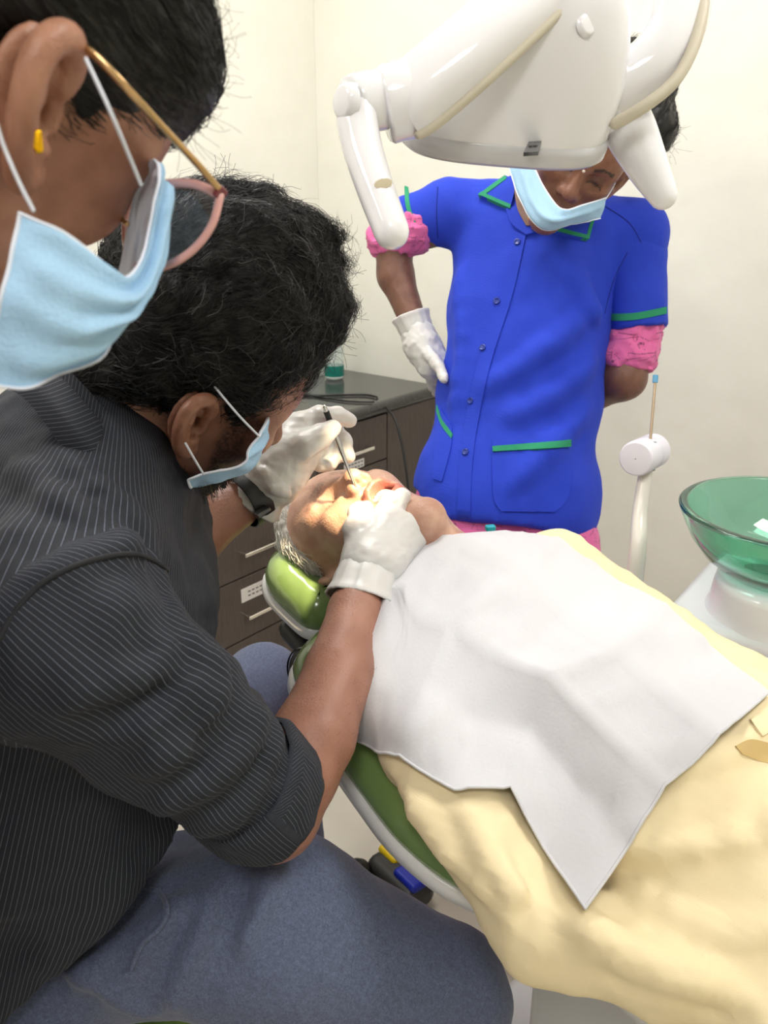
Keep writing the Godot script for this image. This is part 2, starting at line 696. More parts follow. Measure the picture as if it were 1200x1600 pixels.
func build_room() -> void:
	var paint := speckle(mat(Color.WHITE, 0.55), Color(0.945, 0.938, 0.895), Color(0.965, 0.958, 0.92), 0.9, 0.012, 3)
	relief(paint, noise_image(noise(0.03, 9, 4), 256), 0.6)
	structure("wall_left", slab(-0.12, 0, -0.1, 2.8, -0.12, 4.6), paint)
	structure("wall_right", slab(0, 4.3, -0.1, 2.8, -0.12, 0), paint)
	structure("wall_far_side", slab(4.3, 4.42, -0.1, 2.8, -0.12, 4.6), paint)
	structure("wall_back", slab(-0.12, 4.42, -0.1, 2.8, 4.6, 4.72), paint)
	structure("ceiling", slab(-0.12, 4.42, 2.7, 2.82, -0.12, 4.72), speckle(mat(Color.WHITE, 0.8), Color(0.93, 0.93, 0.91), Color(0.96, 0.96, 0.94), 1.0))
	var tile := speckle(mat(Color.WHITE, 0.22), Color(0.80, 0.775, 0.72), Color(0.87, 0.85, 0.805), 0.8, 0.01, 5)
	var bed := part("floor", slab(-0.12, 4.42, -0.14, -0.008, -0.12, 4.72), mat(Color(0.6, 0.57, 0.52), 0.9))
	bed.set_meta("kind", "structure")
	for i in 7:
		for j in 8:
			part("tile", slab(i * 0.6 + 0.001, minf(i * 0.6 + 0.599, 4.299), -0.03, 0.0, j * 0.6 + 0.001, minf(j * 0.6 + 0.599, 4.599), 0.001), tile, bed)
	var skirt := mat(Color(0.55, 0.5, 0.44), 0.3)
	structure("baseboard_right", slab(0.6, 4.3, 0, 0.1, 0, 0.012, 0.003), skirt)

func build_cabinets() -> void:
	# dark laminate with a fine upright grain
	var img := Image.create(256, 256, false, Image.FORMAT_RGB8)
	var n1 := noise(0.09, 21, 4)
	for y in 256:
		for x in 256:
			var t := 0.5 + 0.5 * n1.get_noise_2d(x * 2.2, y * 0.10) + 0.25 * n1.get_noise_2d(x * 6.0 + 300, y * 0.25)
			img.set_pixel(x, y, Color(0.28, 0.245, 0.225).lerp(Color(0.40, 0.355, 0.33), clampf(t, 0, 1)))
	var wood := mat(Color.WHITE, 0.38)
	wood.albedo_texture = ImageTexture.create_from_image(img)
	wood.uv1_triplanar = true
	wood.uv1_scale = Vector3(4, 4, 4)
	var chrome := mat(Color(0.93, 0.91, 0.88), 0.12, 1.0)
	var card := mat(Color(0.95, 0.94, 0.92), 0.5)
	var ink := mat(Color(0.25, 0.25, 0.28), 0.6)
	var places := [[0.27, 0.58], [0.58, 1.06], [1.06, 1.55]]
	var looks := ["narrow dark laminate drawer unit nearest the room corner, behind the patient's nose", "dark laminate drawer unit with chrome bar handles and a white card label low down", "dark laminate drawer unit behind the seated dentist's striped shirt"]
	for u in 3:
		var b0: float = places[u][0]
		var b1: float = places[u][1]
		var o := thing("drawer_unit", looks[u], "cabinet", room * Vector3(0.26, 0, (b0 + b1) / 2), "drawer units under the worktop")
		part("carcass", slab(0.002, 0.497, 0.06, 0.778, b0 + 0.001, b1 - 0.001), wood, o)
		var rows := [[0.635, 0.775], [0.452, 0.631], [0.27, 0.448], [0.07, 0.266]]
		for k in 4:
			var d := part("drawer_front", slab(0.498, 0.517, rows[k][0], rows[k][1], b0 + 0.002, b1 - 0.002, 0.0015), wood, o)
			var yc: float = rows[k][0] + (0.07 if k < 3 else 0.09)
			if u == 0: yc = rows[k][0] + 0.058
			var bc := (b0 + b1) / 2
			var hl := 0.058
			var pts := [room * Vector3(0.517, yc, bc - hl), room * Vector3(0.538, yc, bc - hl), room * Vector3(0.538, yc, bc + hl), room * Vector3(0.517, yc, bc + hl)]
			var sh := Shape.new()
			sh.box(Transform3D(room.basis, room * Vector3(0.541, yc, bc)), Vector3(0.009, 0.011, hl * 2 + 0.012), 0.003)
			sh.tube([pts[0], pts[1]], [0.005], 10, 1.0, null, false)
			sh.tube([pts[3], pts[2]], [0.005], 10, 1.0, null, false)
			part("bar_handle", sh.mesh(), chrome, d, "chrome bar handle")
			if (u == 1 and k == 2) or (u == 0 and k == 0):
				var cy: float = yc + 0.058 if u == 1 else yc - 0.045
				var shift := -0.02 if u == 1 else 0.0
				var lab := part("label_card", slab(0.517, 0.5185, cy - 0.02, cy + 0.02, bc - 0.075 + shift, bc + 0.085 + shift) if u == 1 else slab(0.517, 0.5185, cy - 0.013, cy + 0.013, bc - 0.045, bc + 0.045), card, o, "white card label with two lines of small print")
				lab.name = "label_card"
				var lines := Shape.new()
				for q in 2:
					for w in (9 if u == 1 else 5):
						var c0 := bc - 0.055 + shift + w * 0.014 if u == 1 else bc - 0.034 + w * 0.014
						lines.box(Transform3D(room.basis, room * Vector3(0.5187, cy + 0.006 - q * 0.012, c0)), Vector3(0.0005, 0.0035, 0.009), 0.0002)
				part("print", lines.mesh(), ink, lab)
		part("plinth", slab(0.002, 0.46, 0.0, 0.06, b0 + 0.001, b1 - 0.001), wood, o)
	var fill := part("filler_panel", slab(0.002, 0.517, 0.0, 0.778, 0.003, 0.268, 0.0015), wood)
	tag(fill, "plain dark laminate panel closing the cabinet row against the cream wall", "panel")
	# polished dark stone worktop with a rounded nose
	var stone := speckle(mat(Color.WHITE, 0.16), Color(0.20, 0.198, 0.195), Color(0.29, 0.285, 0.28), 6.0, 0.05, 8)
	var rows := []
	var prof := []
	for q in 9:
		var g := PI * (q / 8.0) - PI / 2
		prof.append(Vector2(0.533 + cos(g) * 0.02, 0.80 + sin(g) * 0.02))
	prof.push_front(Vector2(0.004, 0.78))
	prof.append(Vector2(0.004, 0.82))
	var top := Shape.new()
	for b in [0.003, 2.6]:
		var row := PackedVector3Array()
		for q in prof: row.append(room * Vector3(q.x, q.y, b))
		rows.append(row)
	top.grid(rows, true)
	# flat top needs flat shading: rebuild it as a slab under the nose
	var wt := Shape.new().box(Transform3D(room.basis, room * Vector3(0.27, 0.80, 1.3)), Vector3(0.535, 0.04, 2.594), 0.0195)
	var worktop := part("worktop", wt.mesh(), stone)
	tag(worktop, "long polished dark stone worktop with a rounded front edge", "worktop")
	build_worktop_things()

func build_worktop_things() -> void:
	var clear := mat(Color(0.86, 0.93, 0.91, 0.38), 0.06)
	clear.transparency = BaseMaterial3D.TRANSPARENCY_ALPHA
	var green := mat(Color(0.02, 0.52, 0.40), 0.35)
	var water := mat(Color(0.9, 0.97, 0.97, 0.1), 0.02)
	water.transparency = BaseMaterial3D.TRANSPARENCY_ALPHA
	var spots := [[Vector3(-1.8592, 0.7791, -2.0191), "clear ribbed water bottle with a green cap and green band near its foot"], [Vector3(-1.9479, 0.7637, -2.0220), "clear ribbed water bottle with a pale foot beside the green banded bottle"]]
	for i in 2:
		var at: Vector3 = spots[i][0]
		at.y = 0.8205
		var o := thing("water_bottle", spots[i][1], "bottle", at)
		var prof := [[0.001, 0.001], [0.027, 0.001], [0.0315, 0.006]]
		for q in 17:
			var y := 0.01 + q * 0.0085
			prof.append([0.0315 - 0.0016 * (q % 2), y])
		prof.append_array([[0.0315, 0.155], [0.028, 0.172], [0.019, 0.19], [0.013, 0.198], [0.0125, 0.207]])
		part("body", Shape.new().lathe(prof, Transform3D(Basis.IDENTITY, at), 28).mesh(), clear, o)
		part("cap", Shape.new().lathe([[0.001, 0.226], [0.013, 0.226], [0.0148, 0.224], [0.0148, 0.204], [0.001, 0.204]], Transform3D(Basis.IDENTITY, at), 24).mesh(), green, o, "green screw cap")
		if i == 0:
			part("label_band", Shape.new().lathe([[0.0318, 0.012], [0.0324, 0.013], [0.0324, 0.046], [0.0318, 0.047]], Transform3D(Basis.IDENTITY, at), 28).mesh(), mat(Color(0.03, 0.45, 0.40), 0.4), o, "green printed band")
		part("wrap_label", Shape.new().lathe([[0.0318, 0.165], [0.0324, 0.164], [0.0324, 0.13], [0.0318, 0.129]] if i == 1 else [[0.0318, 0.20], [0.0318, 0.15], [0.0324, 0.149], [0.0318, 0.13]], Transform3D(Basis.IDENTITY, at), 28).mesh(), clear, o)
	# dark flat device with a silver edge behind the dentist's brow
	var dc := room * Vector3(0.30, 0.833, 1.06)
	var dev := thing("laptop", "closed black laptop with a silver edge lying on the worktop", "laptop", dc)
	part("base", Shape.new().box(Transform3D(room.basis, dc + Vector3(0, 0, 0)), Vector3(0.24, 0.012, 0.34), 0.004).mesh(), mat(Color(0.75, 0.75, 0.76), 0.3, 0.8), dev, "silver base")
	part("lid", Shape.new().box(Transform3D(room.basis, dc + Vector3(0, 0.011, 0)), Vector3(0.238, 0.009, 0.338), 0.004).mesh(), mat(Color(0.03, 0.03, 0.033), 0.35), dev)
	var bx := room * Vector3(0.12, 0.8755, 0.80)
	var box := part("black_box", Shape.new().box(Transform3D(room.basis, bx), Vector3(0.16, 0.108, 0.14), 0.008).mesh(), mat(Color(0.10, 0.085, 0.08), 0.5))
	tag(box, "small dark brown box on the worktop behind the dentist's brow", "box")
	# cables
	var rubber := mat(Color(0.03, 0.03, 0.032), 0.45)
	var c1 := curve([Vector3(-1.7671, 0.8150, -1.7664), Vector3(-1.7164, 0.8227, -1.7978), Vector3(-1.6628, 0.8204, -1.8541), Vector3(-1.6083, 0.8132, -1.8950), Vector3(-1.5348, 0.8052, -1.8818), Vector3(-1.4764, 0.7780, -1.8607), Vector3(-1.4386, 0.7310, -1.8405), Vector3(-1.4114, 0.6818, -1.8244), Vector3(-1.3829, 0.6211, -1.8037), Vector3(-1.3585, 0.5384, -1.7825)], 6)
	for i in c1.size():
		if i < 22: c1[i].y = maxf(c1[i].y, 0.8245)
	tag(part("cable", Shape.new().tube(c1, [0.0036], 8).mesh(), rubber), "black cable running across the worktop and hanging down its front", "cable")
	var c2 := curve([Vector3(-1.7780, 0.8104, -1.7828), Vector3(-1.6922, 0.8148, -1.7858), Vector3(-1.6117, 0.8153, -1.7965), Vector3(-1.5600, 0.8124, -1.8233), Vector3(-1.5400, 0.8141, -1.8405)], 6)
	for i in c2.size(): c2[i].y = 0.8238
	tag(part("cable", Shape.new().tube(c2, [0.0028], 8).mesh(), rubber), "thinner black cable lying flat on the worktop edge", "cable")

# ---------------------------------------------------------------- treatment chair
# a cushion from an outline of half widths along z, in a frame; profile gives [inset, height] pairs
func cushion(at: Transform3D, zs: Array, ws: Array, profile: Array, x_centre := 0.0, per := 8) -> ArrayMesh:
	var zc := curve_f(zs, per)
	var wc := curve_f(ws, per)
	var ring := []
	for i in zc.size(): ring.append(Vector2(x_centre + wc[i], zc[i]))
	for i in range(zc.size() - 1, -1, -1): ring.append(Vector2(x_centre - wc[i], zc[i]))
	var m := ring.size()
	var mid := Vector2(x_centre, (zs[0] + zs[-1]) / 2)
	var rows := []
	for pr in profile:
		var row := PackedVector3Array()
		for i in m:
			var q: Vector2 = ring[i]
			var nrm: Vector2 = ring[(i + 1) % m] - ring[(i - 1 + m) % m]
			nrm = Vector2(nrm.y, -nrm.x).normalized() if nrm.length() > 1e-6 else (q - mid).normalized()
			if nrm.dot(q - mid) < 0: nrm = -nrm
			var e: Vector2 = q - nrm * pr[0]
			if pr.size() > 2: e = mid + (q - mid) * pr[2]
			row.append(at * Vector3(e.x, pr[1], e.y))
		rows.append(row)
	return Shape.new().grid(rows, true, null).mesh()

func build_chair() -> void:
	var vinyl := mat(Color(0.45, 0.555, 0.335), 0.16)
	vinyl.clearcoat_enabled = true
	vinyl.clearcoat = 0.4
	vinyl.clearcoat_roughness = 0.08
	relief(vinyl, noise_image(noise(0.02, 31, 3), 256), 2.0, 3.0)
	var shell := mat(Color(0.87, 0.87, 0.88), 0.25)
	var black := mat(Color(0.018, 0.018, 0.02), 0.4)
	var o := thing("treatment_chair", "green vinyl reclining dental treatment chair with white shell trim, patient lying on it", "chair", Vector3(-0.1838, 0.0000, -0.7792))
	var zs := [-0.075, -0.066, -0.036, 0.02, 0.10, 0.17, 0.23, 0.29, 0.34, 0.42, 0.52, 0.60, 0.63]
	var ws := [0.03, 0.11, 0.195, 0.222, 0.238, 0.246, 0.249, 0.238, 0.214, 0.18, 0.16, 0.15, 0.05]
	part("backrest_shell", cushion(chair_frame, zs, ws, [[0, -0.165, 0.0], [0, -0.165, 0.6], [0.05, -0.16], [0.012, -0.135], [0.0, -0.122], [0.0, -0.108], [0.006, -0.104], [0.02, -0.103]]), shell, o, "white shell edge")
	part("backrest", cushion(chair_frame, zs, ws, [[0.012, -0.115], [0.006, -0.105], [0.003, -0.092], [0.007, -0.076], [0.018, -0.062], [0.036, -0.052], [0.06, -0.049], [0, -0.052, 0.6], [0, -0.054, 0.3], [0, -0.055, 0.0]]), vinyl, o)
	# headrest
	var hf := frame(chair_frame * Vector3(0.0, -0.01, -0.135), chair_frame.basis.x, chair_frame.basis.y, chair_frame.basis.z)
	var hz := [-0.092, -0.086, -0.066, -0.03, 0.02, 0.06, 0.078, 0.084]
	var hw := [0.035, 0.085, 0.128, 0.148, 0.15, 0.143, 0.11, 0.05]
	part("headrest_shell", cushion(hf, hz, hw, [[0, -0.135, 0.0], [0, -0.133, 0.55], [0.03, -0.124], [0.006, -0.108], [0.0, -0.10], [0.0, -0.09], [0.008, -0.087]]), shell, o, "white shell edge")
	part("headrest", cushion(hf, hz, hw, [[0.01, -0.094], [0.004, -0.086], [0.002, -0.074], [0.006, -0.058], [0.018, -0.046], [0.034, -0.04], [0, -0.044, 0.6], [0, -0.052, 0.3], [0, -0.054, 0.0]]), vinyl, o)
	# black headrest bracket
	part("headrest_bracket", Shape.new().box(Transform3D(chair_frame.basis, chair_frame * Vector3(-0.06, -0.155, -0.085)), Vector3(0.15, 0.032, 0.13), 0.014).mesh(), black, o, "black plastic bracket")
	var kn := Shape.new()
	var kc := chair_frame * Vector3(-0.11, -0.175, -0.07)
	kn.lathe([[0.001, 0.0], [0.026, 0.0], [0.03, 0.006], [0.03, 0.03], [0.026, 0.036], [0.012, 0.038], [0.001, 0.038]], along(kc, -chair_frame.basis.x + Vector3(0.1896, 0.4000, 0.2325)), 28)
	part("bracket_knob", kn.mesh(), black, o)
	part("knob_ring", Shape.new().lathe([[0.0295, 0.033], [0.031, 0.035], [0.0295, 0.037]], along(kc, -chair_frame.basis.x + Vector3(0.1896, 0.4000, 0.2325)), 28).mesh(), mat(Color(0.8, 0.8, 0.8), 0.2, 1.0), o)
	# seat, leg rest, base
	var sf := frame(chair_frame * Vector3(0, -0.10, 0.60), chair_frame.basis.x, Vector3(0.0, 1, 0.0), Vector3(0.9872, 0.0000, 0.1614))
	part("seat_shell", cushion(sf, [-0.02, 0.02, 0.2, 0.5, 0.9, 1.05, 1.08], [0.1, 0.2, 0.25, 0.25, 0.22, 0.18, 0.06], [[0, -0.10, 0.0], [0.05, -0.10], [0.0, -0.07], [0.0, -0.05], [0.01, -0.045]]), shell, o)
	part("seat", cushion(sf, [-0.02, 0.02, 0.2, 0.5, 0.9, 1.05, 1.08], [0.1, 0.2, 0.25, 0.25, 0.22, 0.18, 0.06], [[0.012, -0.06], [0.004, -0.04], [0.006, -0.02], [0.03, 0.0], [0, 0.004, 0.6], [0, 0.004, 0.0]]), vinyl, o)
	var bc := Vector3(-0.2266, 0.2673, -0.8567)
	bc.y = 0.0
	part("base_column", Shape.new().box(Transform3D(sf.basis, Vector3(bc.x, 0.30, bc.z)), Vector3(0.24, 0.44, 0.26), 0.03).mesh(), shell, o)
	part("base_plate", Shape.new().box(Transform3D(sf.basis, Vector3(bc.x, 0.045, bc.z)), Vector3(0.42, 0.09, 0.62), 0.03).mesh(), shell, o)
	part("base_skirt", Shape.new().box(Transform3D(sf.basis, Vector3(bc.x, 0.012, bc.z)), Vector3(0.46, 0.024, 0.66), 0.01).mesh(), black, o)
	# foot control on the floor
	var fc := Vector3(-0.8410, 0.0377, -1.0850)
	fc.y = 0.0
	var turn := Basis(Vector3.UP, deg_to_rad(-52 + 39.2))
	var fo := thing("foot_control", "dark grey floor foot control with one yellow and one blue button", "foot control", fc)
	part("housing", Shape.new().box(Transform3D(turn, fc + Vector3(0, 0.035, 0)), Vector3(0.15, 0.06, 0.08), 0.02).mesh(), mat(Color(0.22, 0.22, 0.215), 0.5), fo)
	part("button", Shape.new().box(Transform3D(turn, fc + turn * Vector3(-0.045, 0.064, -0.01)), Vector3(0.06, 0.02, 0.03), 0.009).mesh(), mat(Color(0.93, 0.80, 0.03), 0.4), fo, "yellow button")
	part("button", Shape.new().box(Transform3D(turn, fc + turn * Vector3(0.035, 0.066, 0.0)), Vector3(0.07, 0.022, 0.045), 0.009).mesh(), mat(Color(0.08, 0.17, 0.68), 0.4), fo, "blue button")

# ---------------------------------------------------------------- operating light
func build_lamp() -> void:
	var gloss := mat(Color(0.93, 0.93, 0.95), 0.12)
	gloss.clearcoat_enabled = true
	gloss.clearcoat = 0.6
	gloss.clearcoat_roughness = 0.05
	var gasket := mat(Color(0.80, 0.77, 0.70), 0.5)
	var c := Vector3(-0.4503, 1.4818, -0.7241)
	var aim := (mouth - c).normalized()
	var o := thing("operating_light", "white glossy dental operating light with two handles above the patient", "lamp", c)
	# head: a rounded box tapering upward, open side to the patient
	var up := Vector3(0.2614, 0.9300, 0.2256).normalized()
	var x := Vector3(0.8129, 0.0000, -0.5855)
	x = (x - up * up.dot(x)).normalized()
	var f := Transform3D(Basis(x, up, x.cross(up)), Vector3(-0.4673, 1.4545, -0.7521))
	var rows := []
	#        width, depth, height, x shift
	var prof := [[0.080, 0.066, -0.006, 0.0], [0.088, 0.072, -0.010, 0.0], [0.0925, 0.076, -0.006, 0.0], [0.094, 0.078, 0.003, 0.0], [0.0935, 0.0775, 0.008, 0.0], [0.0915, 0.0755, 0.010, 0.0], [0.0925, 0.076, 0.013, 0.0], [0.0935, 0.0765, 0.03, 0.0015], [0.090, 0.076, 0.055, 0.008], [0.076, 0.073, 0.085, 0.019], [0.058, 0.067, 0.113, 0.031], [0.042, 0.057, 0.135, 0.038], [0.028, 0.042, 0.152, 0.041], [0.014, 0.022, 0.162, 0.042], [0.001, 0.001, 0.165, 0.042]]
	for q in prof:
		var row := PackedVector3Array()
		for i in 72:
			var g := TAU * i / 72
			var ex := 0.62
			row.append(f * Vector3(q[3] + 1.05 * q[0] * signf(cos(g)) * pow(absf(cos(g)), ex), q[2], q[1] * signf(sin(g)) * pow(absf(sin(g)), ex)))
		rows.append(row)
	var shell_rows := rows.slice(5)
	part("shell", Shape.new().grid(shell_rows, true).mesh(), gloss, o)
	part("rim", Shape.new().grid(rows.slice(0, 6), true).mesh(), mat(Color(0.80, 0.80, 0.82), 0.16), o)
	var glow := mat(Color(1, 1, 1), 0.3)
	glow.emission_enabled = true
	glow.emission = Color(1, 0.95, 0.85)
	glow.emission_energy_multiplier = 5.0
	var lamp_face := PackedVector3Array()
	for i in 40: lamp_face.append(f * Vector3(0.05 * cos(TAU * i / 40), -0.0095, 0.045 * sin(TAU * i / 40)))
	var back := PackedVector3Array()
	for p in lamp_face: back.append(p + up * 0.006)
	part("reflector", Shape.new().fan(lamp_face, aim).grid([lamp_face, back], true).mesh(), glow, o, "glowing reflector")
	var cover := PackedVector3Array()
	for p in rows[0]: cover.append(p)
	var inset := PackedVector3Array()
	for i in 72: inset.append(f * Vector3(0.054 * cos(TAU * i / 72), -0.004, 0.049 * sin(TAU * i / 72)))
	part("front_bezel", Shape.new().grid([cover, inset], false, aim).mesh(), gasket, o)
	var spot := SpotLight3D.new()
	spot.name = "beam"
	spot.light_color = Color(1.0, 0.90, 0.72)
	spot.light_energy = 1.35
	spot.spot_range = 6.0
	spot.spot_attenuation = 2.0
	spot.spot_angle = 7.2
	spot.spot_angle_attenuation = 0.35
	spot.light_size = 0.02
	spot.shadow_enabled = true
	o.add_child(spot)
	var sp := f * Vector3(0, -0.016, 0)
	spot.global_transform = Transform3D(Basis.looking_at(mouth + Vector3(-0.0113, 0.0000, 0.0415) - sp, Vector3.BACK), sp)
	# sensor window: dark plate with two dots on the shell
	var probe := Field.new()
	var sens := [Vector3(-0.3890, 1.4382, -0.6695), Vector3(-0.3808, 1.4387, -0.6765), Vector3(-0.3808, 1.4301, -0.6722), Vector3(-0.3903, 1.4296, -0.6642)]
	var sens3 := []
	for q in sens: sens3.append(ray_to_rows(q, shell_rows))
	var s0: Vector3 = sens3[0]; var s1: Vector3 = sens3[1]; var s2: Vector3 = sens3[2]; var s3: Vector3 = sens3[3]
	var out_n := (s1 - s0).cross(s3 - s0).normalized()
	if out_n.dot(EYE - s0) < 0: out_n = -out_n
	var sensor := part("sensor_window", Shape.new().sheet([PackedVector3Array([s0 + out_n * 0.0015, s1 + out_n * 0.0015]), PackedVector3Array([s3 + out_n * 0.0015, s2 + out_n * 0.0015])], 0.003, out_n).mesh(), mat(Color(0.34, 0.34, 0.35), 0.3), o, "dark sensor window")
	for q in [0.35, 0.66]:
		var pc := s0.lerp(s1, q).lerp(s3.lerp(s2, q), 0.5) + out_n * 0.0014
		part("sensor_eye", Shape.new().lathe([[0.0001, 0.0009], [0.0021, 0.0009], [0.0024, 0.0]], along(pc, out_n), 16).mesh(), mat(Color(0.01, 0.01, 0.01), 0.2), sensor)
	var bolt := ray_to_rows(Vector3(-0.3729, 1.5316, -0.7290), shell_rows)
	part("screw_cap", Shape.new().lathe([[0.0001, 0.0016], [0.006, 0.0014], [0.0085, 0.0004], [0.0092, -0.004]], along(bolt, (bolt - f * Vector3(0, 0.06, 0)).normalized()), 24).mesh(), gloss, o)
	# yoke: a broad bow passing in front of and over the head
	var band := []
	var edge_a := curve([Vector3(-0.4872, 1.4924, -0.5956), Vector3(-0.4772, 1.4986, -0.5999), Vector3(-0.4547, 1.5226, -0.6232), Vector3(-0.4366, 1.5473, -0.6503), Vector3(-0.4190, 1.5907, -0.7069)], 6)
	var edge_m := curve([Vector3(-0.4549, 1.4644, -0.5804), Vector3(-0.4394, 1.4714, -0.5827), Vector3(-0.4096, 1.5018, -0.6082), Vector3(-0.3868, 1.5343, -0.6430), Vector3(-0.3654, 1.5824, -0.7051)], 6)
	var edge_b := curve([Vector3(-0.4573, 1.4470, -0.6044), Vector3(-0.4440, 1.4560, -0.6128), Vector3(-0.4111, 1.4920, -0.6437), Vector3(-0.3825, 1.5366, -0.6891), Vector3(-0.3594, 1.5907, -0.7555)], 6)
	var rws := []
	for t in 13:
		var row := PackedVector3Array()
		for i in edge_a.size():
			var w := t / 12.0
			row.append(edge_a[i] * (1 - w) * (1 - w) + edge_m[i] * 2 * w * (1 - w) + edge_b[i] * w * w)
		rws.append(row)
	part("yoke_arm", Shape.new().sheet(rws, 0.012, Vector3(0.6320, 0.1000, 0.7749)).mesh(), gloss, o)
	var strip := []
	for i in edge_b.size(): strip.append(edge_b[i] + Vector3(-0.0010, -0.0020, -0.0044))
	part("yoke_gasket", Shape.new().tube(strip, [0.0055], 10, 0.8).mesh(), gasket, o, "cream rubber seam")
	# pivot collars and handles, left of the head
	part("pivot_collar", Shape.new().lathe([[0.012, -0.016], [0.028, -0.016], [0.031, -0.012], [0.031, 0.008], [0.028, 0.012], [0.012, 0.014]], along(Vector3(-0.4801, 1.4713, -0.6117), Vector3(-0.4673, 1.4754, -0.6241) - Vector3(-0.4905, 1.4678, -0.6014)), 40).mesh(), gloss, o)
	part("pivot_neck", Shape.new().lathe([[0.001, -0.03], [0.021, -0.03], [0.0235, -0.02], [0.0235, 0.02], [0.02, 0.03], [0.001, 0.03]], along(Vector3(-0.4902, 1.4718, -0.5968), Vector3(-0.4798, 1.4754, -0.6139) - Vector3(-0.4964, 1.4693, -0.5835)), 36).mesh(), gloss, o)
	part("grip", Shape.new().tube(curve([Vector3(-0.4981, 1.4737, -0.5774), Vector3(-0.4933, 1.4564, -0.5699), Vector3(-0.4826, 1.4341, -0.5635), Vector3(-0.4622, 1.4048, -0.5545), Vector3(-0.4364, 1.3705, -0.5447)], 6), curve_f([0.0165, 0.0172, 0.0165, 0.0155, 0.0142], 6), 28).mesh(), gloss, o)
	part("grip_cap", Shape.new().lathe([[0.0001, 0.006], [0.010, 0.0056], [0.0142, 0.0025], [0.0152, -0.004]], along(Vector3(-0.4948, 1.4674, -0.5577), Vector3(-0.2407, 0.0500, 0.9706)), 30).mesh(), gloss, o)
	part("stain", Shape.new().lathe([[0.0001, 0.0003], [0.0045, 0.0003], [0.005, 0.0]], Transform3D(along(Vector3(-0.4444, 1.4061, -0.5441), Vector3(0.7483, 0.2000, 0.6801)).basis.scaled_local(Vector3(0.8, 1, 1.5)), Vector3(-0.4451, 1.4061, -0.5449)), 14).mesh(), mat(Color(0.80, 0.75, 0.64), 0.4), o, "pale yellow stain")
	# right side: bow end, collar, grip
	part("yoke_bow", Shape.new().tube(curve([Vector3(-0.3782, 1.4818, -0.7829), Vector3(-0.3632, 1.4907, -0.7885), Vector3(-0.3433, 1.5080, -0.8036), Vector3(-0.3356, 1.5348, -0.8232), Vector3(-0.3401, 1.5669, -0.8424), Vector3(-0.3650, 1.6156, -0.8739)], 6), curve_f([0.0245, 0.026, 0.0262, 0.026, 0.026, 0.026], 6), 30).mesh(), gloss, o)
	part("yoke_gasket", Shape.new().tube(curve([Vector3(-0.3562, 1.4570, -0.7637), Vector3(-0.3323, 1.4710, -0.7708), Vector3(-0.3142, 1.4922, -0.7877), Vector3(-0.3091, 1.5244, -0.8078), Vector3(-0.3150, 1.5618, -0.8286), Vector3(-0.3314, 1.6019, -0.8530)], 6), [0.0055], 10).mesh(), gasket, o, "cream rubber seam")
	part("pivot_collar", Shape.new().lathe([[0.012, -0.014], [0.026, -0.014], [0.0285, -0.01], [0.0285, 0.006], [0.026, 0.01], [0.012, 0.012]], along(Vector3(-0.3803, 1.4785, -0.7865), Vector3(-0.3660, 1.4873, -0.7956) - Vector3(-0.3881, 1.4746, -0.7851)), 40).mesh(), gloss, o)
	part("grip", Shape.new().tube(curve([Vector3(-0.3775, 1.4744, -0.8144), Vector3(-0.3644, 1.4535, -0.8147), Vector3(-0.3443, 1.4225, -0.8157), Vector3(-0.3269, 1.3971, -0.8173)], 6), curve_f([0.022, 0.0235, 0.019, 0.0135], 6), 28, 1.0).mesh(), gloss, o)
	# the arm that carries it, going up to the ceiling column out of frame
	var mast := Vector3(Vector3(-0.2550, 0.9594, -1.2600).x, 0.0, Vector3(-0.2550, 0.9594, -1.2600).z) + Vector3(0.1073, 0.0000, -0.2165)
	var elbow := Vector3(-0.4774, 1.8161, -1.0892)
	part("support_arm", Shape.new().tube(curve([Vector3(-0.3650, 1.6156, -0.8739), Vector3(-0.4194, 1.6814, -0.9037), Vector3(-0.4707, 1.7377, -0.9451), Vector3(-0.4903, 1.7854, -1.0081), elbow], 6), [0.024], 20).mesh(), gloss, o)
	part("spring_arm", Shape.new().tube([elbow, elbow.lerp(Vector3(mast.x, 2.02, mast.z), 0.5) + Vector3(0, 0.03, 0), Vector3(mast.x, 2.02, mast.z)], [0.024, 0.03, 0.03], 20).mesh(), gloss, o)
	part("mast", Shape.new().tube([mast + Vector3(0, 0.01, 0), mast + Vector3(0, 2.05, 0)], [0.03, 0.027], 24).mesh(), gloss, o)
	part("mast_foot", Shape.new().lathe([[0.001, 0.02], [0.09, 0.018], [0.1, 0.01], [0.1, 0.0]], Transform3D(Basis.IDENTITY, mast), 32).mesh(), gloss, o)

func ray_to_rows(through: Vector3, rows: Array) -> Vector3:
	# where the line from the camera meets a built surface
	var dir := (through - EYE).normalized()
	var best := 1e9
	for i in rows.size() - 1:
		var c: int = rows[i].size()
		for j in c:
			var a: Vector3 = rows[i][j]; var b: Vector3 = rows[i][(j + 1) % c]
			var d: Vector3 = rows[i + 1][j]; var e: Vector3 = rows[i + 1][(j + 1) % c]
			for tr in [[a, b, d], [b, e, d]]:
				var h = Geometry3D.ray_intersects_triangle(EYE, dir, tr[0], tr[1], tr[2])
				if h != null: best = minf(best, EYE.distance_to(h))
	return EYE + dir * best if best < 1e8 else through

